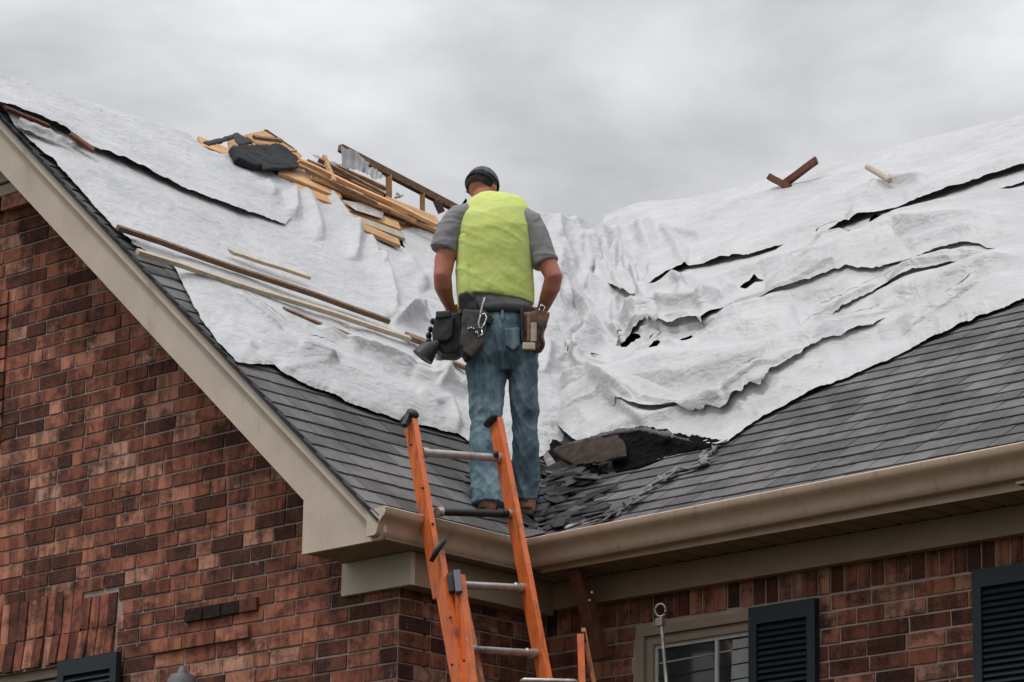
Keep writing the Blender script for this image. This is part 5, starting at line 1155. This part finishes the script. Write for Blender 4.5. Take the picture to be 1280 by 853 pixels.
tag(man, 'roofer seen from behind in yellow vest, grey t-shirt, jeans and cap, hands on hips', 'person')
mp0 = Vector(Mn(632, 645, 0)); man.location = mp0; V = verts_of(me)-np.array(mp0); set_verts(me, V)
def wear(name, me, mat):
    me.materials.append(mat); V = verts_of(me)-np.array(mp0); set_verts(me, V); o = bpy.data.objects.new(name, me); col.objects.link(o); me.shade_smooth(); o.parent = man; return o
# t-shirt
sb = MB()
limb(sb, [(626, 402, 0, 40, .118), (624, 385, 0, 42, .122), (620, 340, 0, 44, .122), (618, 290, 0, 46, .118), (614, 268, .01, 38, .095), (608, 256, .02, 20, .070), (606, 251, .03, 13.5, .060)])
sb.tube([Mn(590, 266, .0), Mn(575, 271, 0), Mn(563, 289, -.01), Mn(554, 314, -.025)], [.055, .072, .078, .074], 16, ry=[.07, .082, .082, .078], ref=rh)
sb.tube([Mn(646, 269, .0), Mn(661, 278, 0), Mn(672, 303, -.01), Mn(683, 331, -.03)], [.062, .074, .074, .070], 16, ry=[.07, .082, .08, .074], ref=rh)
me = remeshed(sb, .008, 4)
def wf_(q, V):
    u = q[:, 0]+.35*q[:, 2]; r_ = 1-np.abs(vnoise(np.stack([u*7, q[:, 2]*26+2*vnoise(V*6), q[:, 1]*5], -1))); return .006*(r_**2-.5)+.003*vnoise(V*30)
wrinkle(me, wf_); wear('t_shirt', me, M['shirt'])
# vest
vb = MB()
vb.tube([Mn(x, y, o) for x, y, o in ((620, 376, 0), (620.5, 372, 0), (620.5, 340, -.005), (619.5, 312, -.01), (618.5, 290, -.01), (616, 274, .0), (612, 264, .01), (609, 256, .015), (607, 250, .02), (606, 246.5, .025))],
        [49.5*S1, 49.5*S1, 47.5*S1, 48.5*S1, 49.5*S1, 49.5*S1, 47*S1, 40*S1, 27*S1, 15*S1], 28, ry=[.135, .14, .138, .138, .135, .12, .105, .09, .075, .06], ref=rh)
vb.tube([Mn(583, 300, 0), Mn(582, 340, 0), Mn(584, 370, 0), Mn(583, 388, .0)], [.055, .055, .056, .05], 14, ry=[.10, .11, .12, .11], ref=rh)
me = remeshed(vb, .0058, 3)
def wv_(q, V):
    z = q[:, 2]; low = np.clip((1.42-z)/.35, 0, 1); ph = q[:, 0]*.9*(1)+z
    r1 = 1-np.abs(vnoise(np.stack([q[:, 0]*4.5, (z+.45*q[:, 0])*20, q[:, 1]*4], -1))); r2 = 1-np.abs(vnoise(np.stack([q[:, 0]*10, (z-.9*q[:, 0])*9, q[:, 1]*4+7], -1)))
    w1_ = worley(q[:, 0]*4.2+.5*vnoise(V*5), (z+.55*q[:, 0])*11+.8*vnoise(V*4+3), 31)[0]; w2_ = worley(q[:, 0]*9+3, (z-.8*q[:, 0])*8, 37)[0]
    return (.0015+.009*low)*(np.minimum(w1_, 1)-.3)+(.001+.004*low)*(np.minimum(w2_, 1)-.3)+.003*(r1**2.5-.35)+.002*(r2**2-.4)+.0008*vnoise(V*60)
wrinkle(me, wv_); wear('vest', me, M['vest'])
# jeans
jb = MB()
jb.tube([Mn(627, 388, 0), Mn(627, 398, 0), Mn(626, 420, 0), Mn(627, 448, 0), Mn(628, 468, 0)], [41*S1, 42.5*S1, 45.5*S1, 46.5*S1, 40*S1], 24, ry=[.125, .13, .142, .14, .10], ref=rh)
jb.ball(Mn(606, 440, -.05), (.095, .10, .11), 14, 10); jb.ball(Mn(648, 440, -.04), (.09, .10, .11), 14, 10)
for lg in (LEGL, LEGR): jb.tube([Mn(x, y, o) for x, y, o, r, d_ in lg], [(r+1.2)*S1 for _, _, _, r, _ in lg], 18, ry=[d_+.010 for *_, d_ in lg], ref=rh)
me = remeshed(jb, .006, 3)
def wj_(q, V):
    z = q[:, 2]; kn = np.exp(-((z-.46)/.10)**2); an = np.exp(-((z-.10)/.10)**2); seat = np.exp(-((z-.78)/.08)**2)
    r1 = 1-np.abs(vnoise(np.stack([q[:, 0]*6, (z+.25*np.sin(q[:, 0]*9))*22, q[:, 1]*5], -1))); r2 = 1-np.abs(vnoise(np.stack([q[:, 0]*16, z*4.5, q[:, 1]*8+3], -1)))
    r3 = 1-np.abs(vnoise(np.stack([q[:, 0]*9, (z-.6*q[:, 0])*13, q[:, 1]*6+9], -1)))
    w1_ = worley(q[:, 0]*7+.6*vnoise(V*6), (z+.3*np.sin(q[:, 0]*11))*13, 41)[0]; w2_ = worley(q[:, 0]*13+7, (z-.7*q[:, 0])*16+.5*vnoise(V*8), 43)[0]
    return (.009+.018*kn+.024*an+.012*seat)*(np.minimum(w1_, 1)-.3)+(.005+.008*kn+.008*an)*(np.minimum(w2_, 1)-.3)+.003*(r2**2-.4)+.001*vnoise(V*50)
wrinkle(me, wj_); jeans = wear('jeans', me, M['denim'])
# cap, hair
def shell(name, mat, fn, parent=man):
    mb = MB(); fn(mb); me = mb.mesh(name, mat); V = verts_of(me)-np.array(mp0); set_verts(me, V); me.shade_smooth(); me.set_sharp_from_angle(angle=math.radians(50)); o = bpy.data.objects.new(name, me); col.objects.link(o); o.parent = parent; return o
def hair(mb):
    mb.ball(hpnt(0, -.012, -.004), (.080, .093, .082), 22, 16, rot=HR3)
mb = MB(); hair(mb); me = remeshed(mb, .006, 0); wrinkle(me, lambda q, V: .004*vnoise(V*np.array((70, 70, 30)))); Vh = (verts_of(me)-HC)@HR3
bm = bmesh.new(); bm.from_mesh(me); bmesh.ops.delete(bm, geom=[v for v in bm.verts if (np.array(v.co)-HC)@hfp > .03 or (np.array(v.co)-HC)@hup < -.052], context='VERTS'); bm.to_mesh(me); bm.free(); wear('hair', me, M['hair'])
def capf(mb):
    vs = []; n, mm = 28, 9
    for i in range(mm+1):
        t = (i/mm)*math.radians(84)
        for k in range(n):
            f_ = 2*math.pi*k/n; vs.append(hpnt(.086*math.sin(t)*math.cos(f_), .104*math.sin(t)*math.sin(f_), .018+.092*math.cos(t))+hup*(.008*(1-math.sin(f_))/2*-(math.sin(t)**3)*1.0))
    inn = [v+(HC-v)*.05 for v in vs]; b = len(vs); fs = []
    for i in range(mm):
        for k in range(n):
            a_, b_, c_, d_ = i*n+k, i*n+(k+1) % n, (i+1)*n+(k+1) % n, (i+1)*n+k; fs.append((a_, d_, c_, b_)); fs.append((a_+b, b_+b, c_+b, d_+b))
    for k in range(n): a_, b_ = mm*n+k, mm*n+(k+1) % n; fs.append((a_, a_+b, b_+b, b_))
    mb.add(vs+inn, fs)
cap = shell('cap', M['cap_cloth'], capf)
def visor(mb):
    n, mm = 12, 5; top = []; 
    for i in range(mm+1):
        r_ = i/mm
        for k in range(n+1):
            f_ = math.radians(28+124*k/n); top.append(hpnt(.084*math.cos(f_)*(1+.02*r_), .098*math.sin(f_)+.068*r_*math.sin(f_)**.6, .016-.022*r_-.018*math.cos(f_)**2*1.4))
    bot = [v-hup*.004 for v in top]; b = len(top); w = n+1; fs = []
    for i in range(mm):
        for k in range(n): a_ = i*w+k; fs.append((a_, a_+1, a_+w+1, a_+w)); fs.append((a_+b, a_+w+b, a_+w+1+b, a_+1+b))
    for k in range(n): a_ = mm*w+k; fs.append((a_, a_+1, a_+1+b, a_+b))
    mb.add(top+bot, fs)
shell('visor', M['cap_dark'], visor, man)
def strap(mb):
    pts = [hpnt(.089*math.cos(f_), .107*math.sin(f_), -.008-.004*math.sin(f_)) for f_ in np.linspace(math.radians(185), math.radians(355), 16)]; mb.tube(pts, .009, 8, ry=.0035, ref=hup)
shell('cap_strap', M['cap_dark'], strap, man)
# boots
def boot(px, py, off):
    mb = MB(); a = Mn(px, py, off); t = nh*.9+np.array((0, 0, .12))
    mb.tube([a+zz_*.065, a+zz_*.035, a+zz_*.0], [.046, .046, .044], 14, ry=[.050, .052, .05], ref=rh)
    mb.tube([a-nh*.03+zz_*.0, a+t*.06+zz_*.01, a+t*.14, a+t*.20-zz_*.005], [.040, .046, .050, .036], 14, ry=[.040, .046, .036, .026], ref=rh)
    me = remeshed(mb, .006, 3); wrinkle(me, lambda q, V: .003*(1-np.abs(vnoise(V*np.array((30, 30, 70)))))); o = wear('boot', me, M['boot'])
    mb = MB(); mb.tube([a-nh*.058-zz_*.036, a+t*.02-zz_*.038, a+t*.14-zz_*.036, a+t*.235-zz_*.03], [.036, .043, .050, .034], 14, ry=[.012, .012, .012, .010], ref=rh)
    me = mb.mesh('sole', M['sole']); V = verts_of(me)-np.array(mp0); set_verts(me, V); me.shade_smooth(); s_ = bpy.data.objects.new('sole', me); col.objects.link(s_); s_.parent = o
boot(607, 637, -.135); boot(658, 637, .12)
# belt
def belt(mb):
    pts = [Mn(626, 393, 0)+rh*(.181*math.cos(f_))+nh*(.138*math.sin(f_)) for f_ in np.linspace(0, 2*math.pi, 40)]; mb.tube(pts, .023, 8, ry=.006, ref=zz_)
shell('belt', M['leather_black'], belt)
for x_ in (590, 628, 652):
    def lp(mb): mb.beam(Mn(x_, 388, -.142 if 600 < x_ < 640 else -.12), Mn(x_, 400, -.142 if 600 < x_ < 640 else -.12), .014, .006, side=rh)
    shell('belt_loop', M['denim'], lp)
def pocket(mb):
    pass
me = None
def seam(name, pts, off, r_=.0022, mat='denim'):
    def fn(mb): mb.tube([Mn(x, y, off) for x, y in pts], r_, 6)
    return shell(name, M[mat], fn)
def pocket_patch(pts, off):
    mb = MB(); mb.prism([Mn(x, y, off) for x, y in pts], nh*.03); me = remeshed(mb, .006, 2); V = verts_of(me)-np.array(mp0); me.materials.append(M['denim']); set_verts(me, V); o = bpy.data.objects.new('back_pocket', me); col.objects.link(o); me.shade_smooth(); o.parent = man
pocket_patch([(631, 410), (649, 409), (650, 432), (641, 438), (632, 433)], -.158)
seam('seam', [(627, 400), (627.5, 420), (628.5, 445), (629, 462)], -.142)
# tools on the belt
def poly_lump(name, mat, pts, off, th, parent, amp=.004, seed=1, voxel=.007):
    mb = MB(); mb.prism([Mn(x, y, off) for x, y in pts], nh*th); me = remeshed(mb, voxel, 3); V = verts_of(me); V = V+((amp*vnoise(V*14+seed)+amp*.7*vnoise(V*35+seed)))[:, None]*normals_of(me); set_verts(me, V); me.materials.append(mat); return mesh_obj(name, me, None, parent, smooth=True)
tp = tag(empty('tool_pouch', Mn(560, 420, -.1)), 'big black leather tool pouch on the left hip of the worker', 'tool pouch')
poly_lump('pouch_body', M['leather_black'], [(545, 391), (577, 390), (578, 438), (570, 443), (552, 442), (543, 432), (540, 412)], -.10, .13, tp, .005, 2)
poly_lump('pocket', M['leather_black'], [(543, 397), (568, 396), (566, 420), (559, 427), (543, 427)], -.125, .05, tp, .003, 4)
poly_lump('flap', M['leather_black'], [(544, 388), (562, 388), (566, 397), (545, 399)], -.13, .06, tp, .003, 5)
for (x, y, r_) in ((541, 402, .018), (538, 412, .017), (536, 420, .02), (536, 428, .022)):
    mb = MB(); mb.ball(Mn(x, y, -.02), (r_*.8, r_*1.6, r_), 12, 8, rot=np.stack([rh, nh, zz_], 1)); mb.obj('tool_grip', M['black_plastic'], tp, smooth=True)
cup = tag(empty('rubber_cup', Mn(534, 440, -.1)), 'black rubber cup hanging at the lower left of the black tool pouch', 'tool holster')
mb = MB(); cp_ = [(548, 428), (544, 432), (538, 436), (533, 441), (528, 447)]; mb.tube([Mn(x, y, -.12) for x, y in cp_]+[Mn(530, 445, -.12), Mn(538, 438, -.12)], [.018, .028, .044, .054, .060, .050, .02], 18, ref=nh); mb.obj('cup', M['black_plastic'], cup, smooth=True, sharp=50)
gp = tag(empty('suede_pouch', Mn(592, 415, -.15)), 'grey suede pouch hanging pointed behind the left hip of the worker', 'pouch')
poly_lump('pouch_body', M['leather_grey'], [(578, 386), (604, 388), (608, 404), (606, 428), (598, 436), (589, 447), (580, 440), (576, 425)], -.185, .035, gp, .005, 7)
poly_lump('pouch_back', M['leather_black'], [(574, 405), (582, 430), (590, 448), (582, 452), (575, 443), (573, 425)], -.15, .04, gp, .004, 8)
for (x, y) in ((586, 411), (589, 410), (592, 411), (595, 416), (598, 421)):
    mb = MB(); mb.ball(Mn(x, y, -.192), .006, 8, 6); mb.obj('stud', M['chrome'], gp, smooth=True)
pad = poly_lump('belt_pad', M['leather_black'], [(574, 367), (583, 365), (594, 369), (598, 378), (597, 392), (577, 391), (573, 380)], -.165, .05, None, .005, 9); tag(pad, 'black padded phone case on the belt under the vest hem', 'case')
poly_lump_ = poly_lump('belt_pad', M['leather_black'], [(598, 380), (612, 392), (618, 398), (614, 406), (604, 404), (598, 400)], -.17, .03, None, .004, 10); tag(poly_lump_, 'black leather tab hanging beside the steel clip', 'belt tab')
cbn = tag(empty('carabiner', Mn(602, 390, -.2)), 'steel carabiner clip hanging from the belt at the back', 'carabiner')
def loop(mb, pts, r_, off): mb.tube([Mn(x, y, off) for x, y in pts], r_, 8)
mb = MB(); loop(mb, [(606, 372), (603.5, 380), (601, 390), (600, 396)], .0045, -.2); mb.obj('strap', M['muntin'], cbn, smooth=True)
mb = MB(); loop(mb, [(601, 394), (606, 392), (608, 397), (606, 404), (602, 411), (598.5, 410), (598, 404), (600, 397), (601, 394)], .005, -.2); mb.obj('loop', M['chrome'], cbn, smooth=True)
mb = MB(); loop(mb, [(599, 410), (596, 415), (599, 421), (603, 418), (602, 411)], .0035, -.2); mb.obj('loop', M['chrome'], cbn, smooth=True)
bp = tag(empty('leather_tool_holster', Mn(668, 415, -.1)), 'brown leather tool holster on the right hip of the worker', 'tool holster')
poly_lump('holster_body', M['leather_brown'], [(651, 390), (664, 390), (676, 386), (688, 390), (684, 402), (679, 414), (680, 432), (676, 438), (654, 437), (650, 425)], -.13, .07, bp, .006, 12)
poly_lump('strap', M['leather_black'], [(650, 384), (654, 384), (656, 428), (651, 428)], -.15, .02, bp, .002, 13)
mb = MB(); mb.tube([Mn(661, 392, -.155), Mn(661, 426, -.155)], .009, 10); mb.obj('tool_handle', M['brown_wood'], bp, smooth=True, sharp=40)
mb = MB(); mb.tube([Mn(667, 404, -.165), Mn(667, 427, -.165)], .016, 12); mb.obj('tool_handle', M['pale_wood'], bp, smooth=True, sharp=40)
mb = MB(); mb.beam(Mn(653, 433, -.165), Mn(669, 433.5, -.165), .036, .03, side=zz_); mb.obj('tool_head', M['pale_wood'], bp, bevel=.004)
mb = MB(); loop(mb, [(674, 386), (677, 381), (681, 384), (679, 390), (675, 391), (674, 386)], .004, -.12); mb.obj('ring', M['chrome'], bp, smooth=True)
mb = MB(); loop(mb, [(652, 412), (647, 418), (648, 426), (653, 429)], .005, -.12); mb.obj('loop', M['leather_black'], bp, smooth=True)
mb = MB(); loop(mb, [(672, 402), (678, 410), (675, 420), (680, 430), (675, 436)], .006, -.145); mb.obj('cord', M['leather_black'], bp, smooth=True)

# torn tarp corners curling up beside the rips
for k, pts in enumerate(([R(862, 424, .10), R(872, 412, .13), R(880, 420, .10), R(872, 434, .06), R(862, 440, .05)], [R(800, 420, .07), R(812, 408, .12), R(826, 414, .09), R(812, 430, .06)], [R(952, 352, .08), R(964, 344, .11), R(970, 352, .07), R(958, 360, .05)])):
    o = crumple('tarp_scrap', M['tarp'], pts, .006, NR, ('white torn corner curling beside the middle rip on the right slope', 'white torn corner curling over the largest rip near the valley', 'white torn corner beside the small upper rip on the right slope')[k], 'tarp scrap', .007, 3+k, voxel=.006)
o = crumple('board_end', M['brown_wood'], [R(757, 424, .07), R(773, 420, .08), R(776, 432, .06), R(764, 438, .05)], .02, NR, 'broken brown board end sticking out of the largest rip near the valley', 'board', .004, 2, voxel=.007)
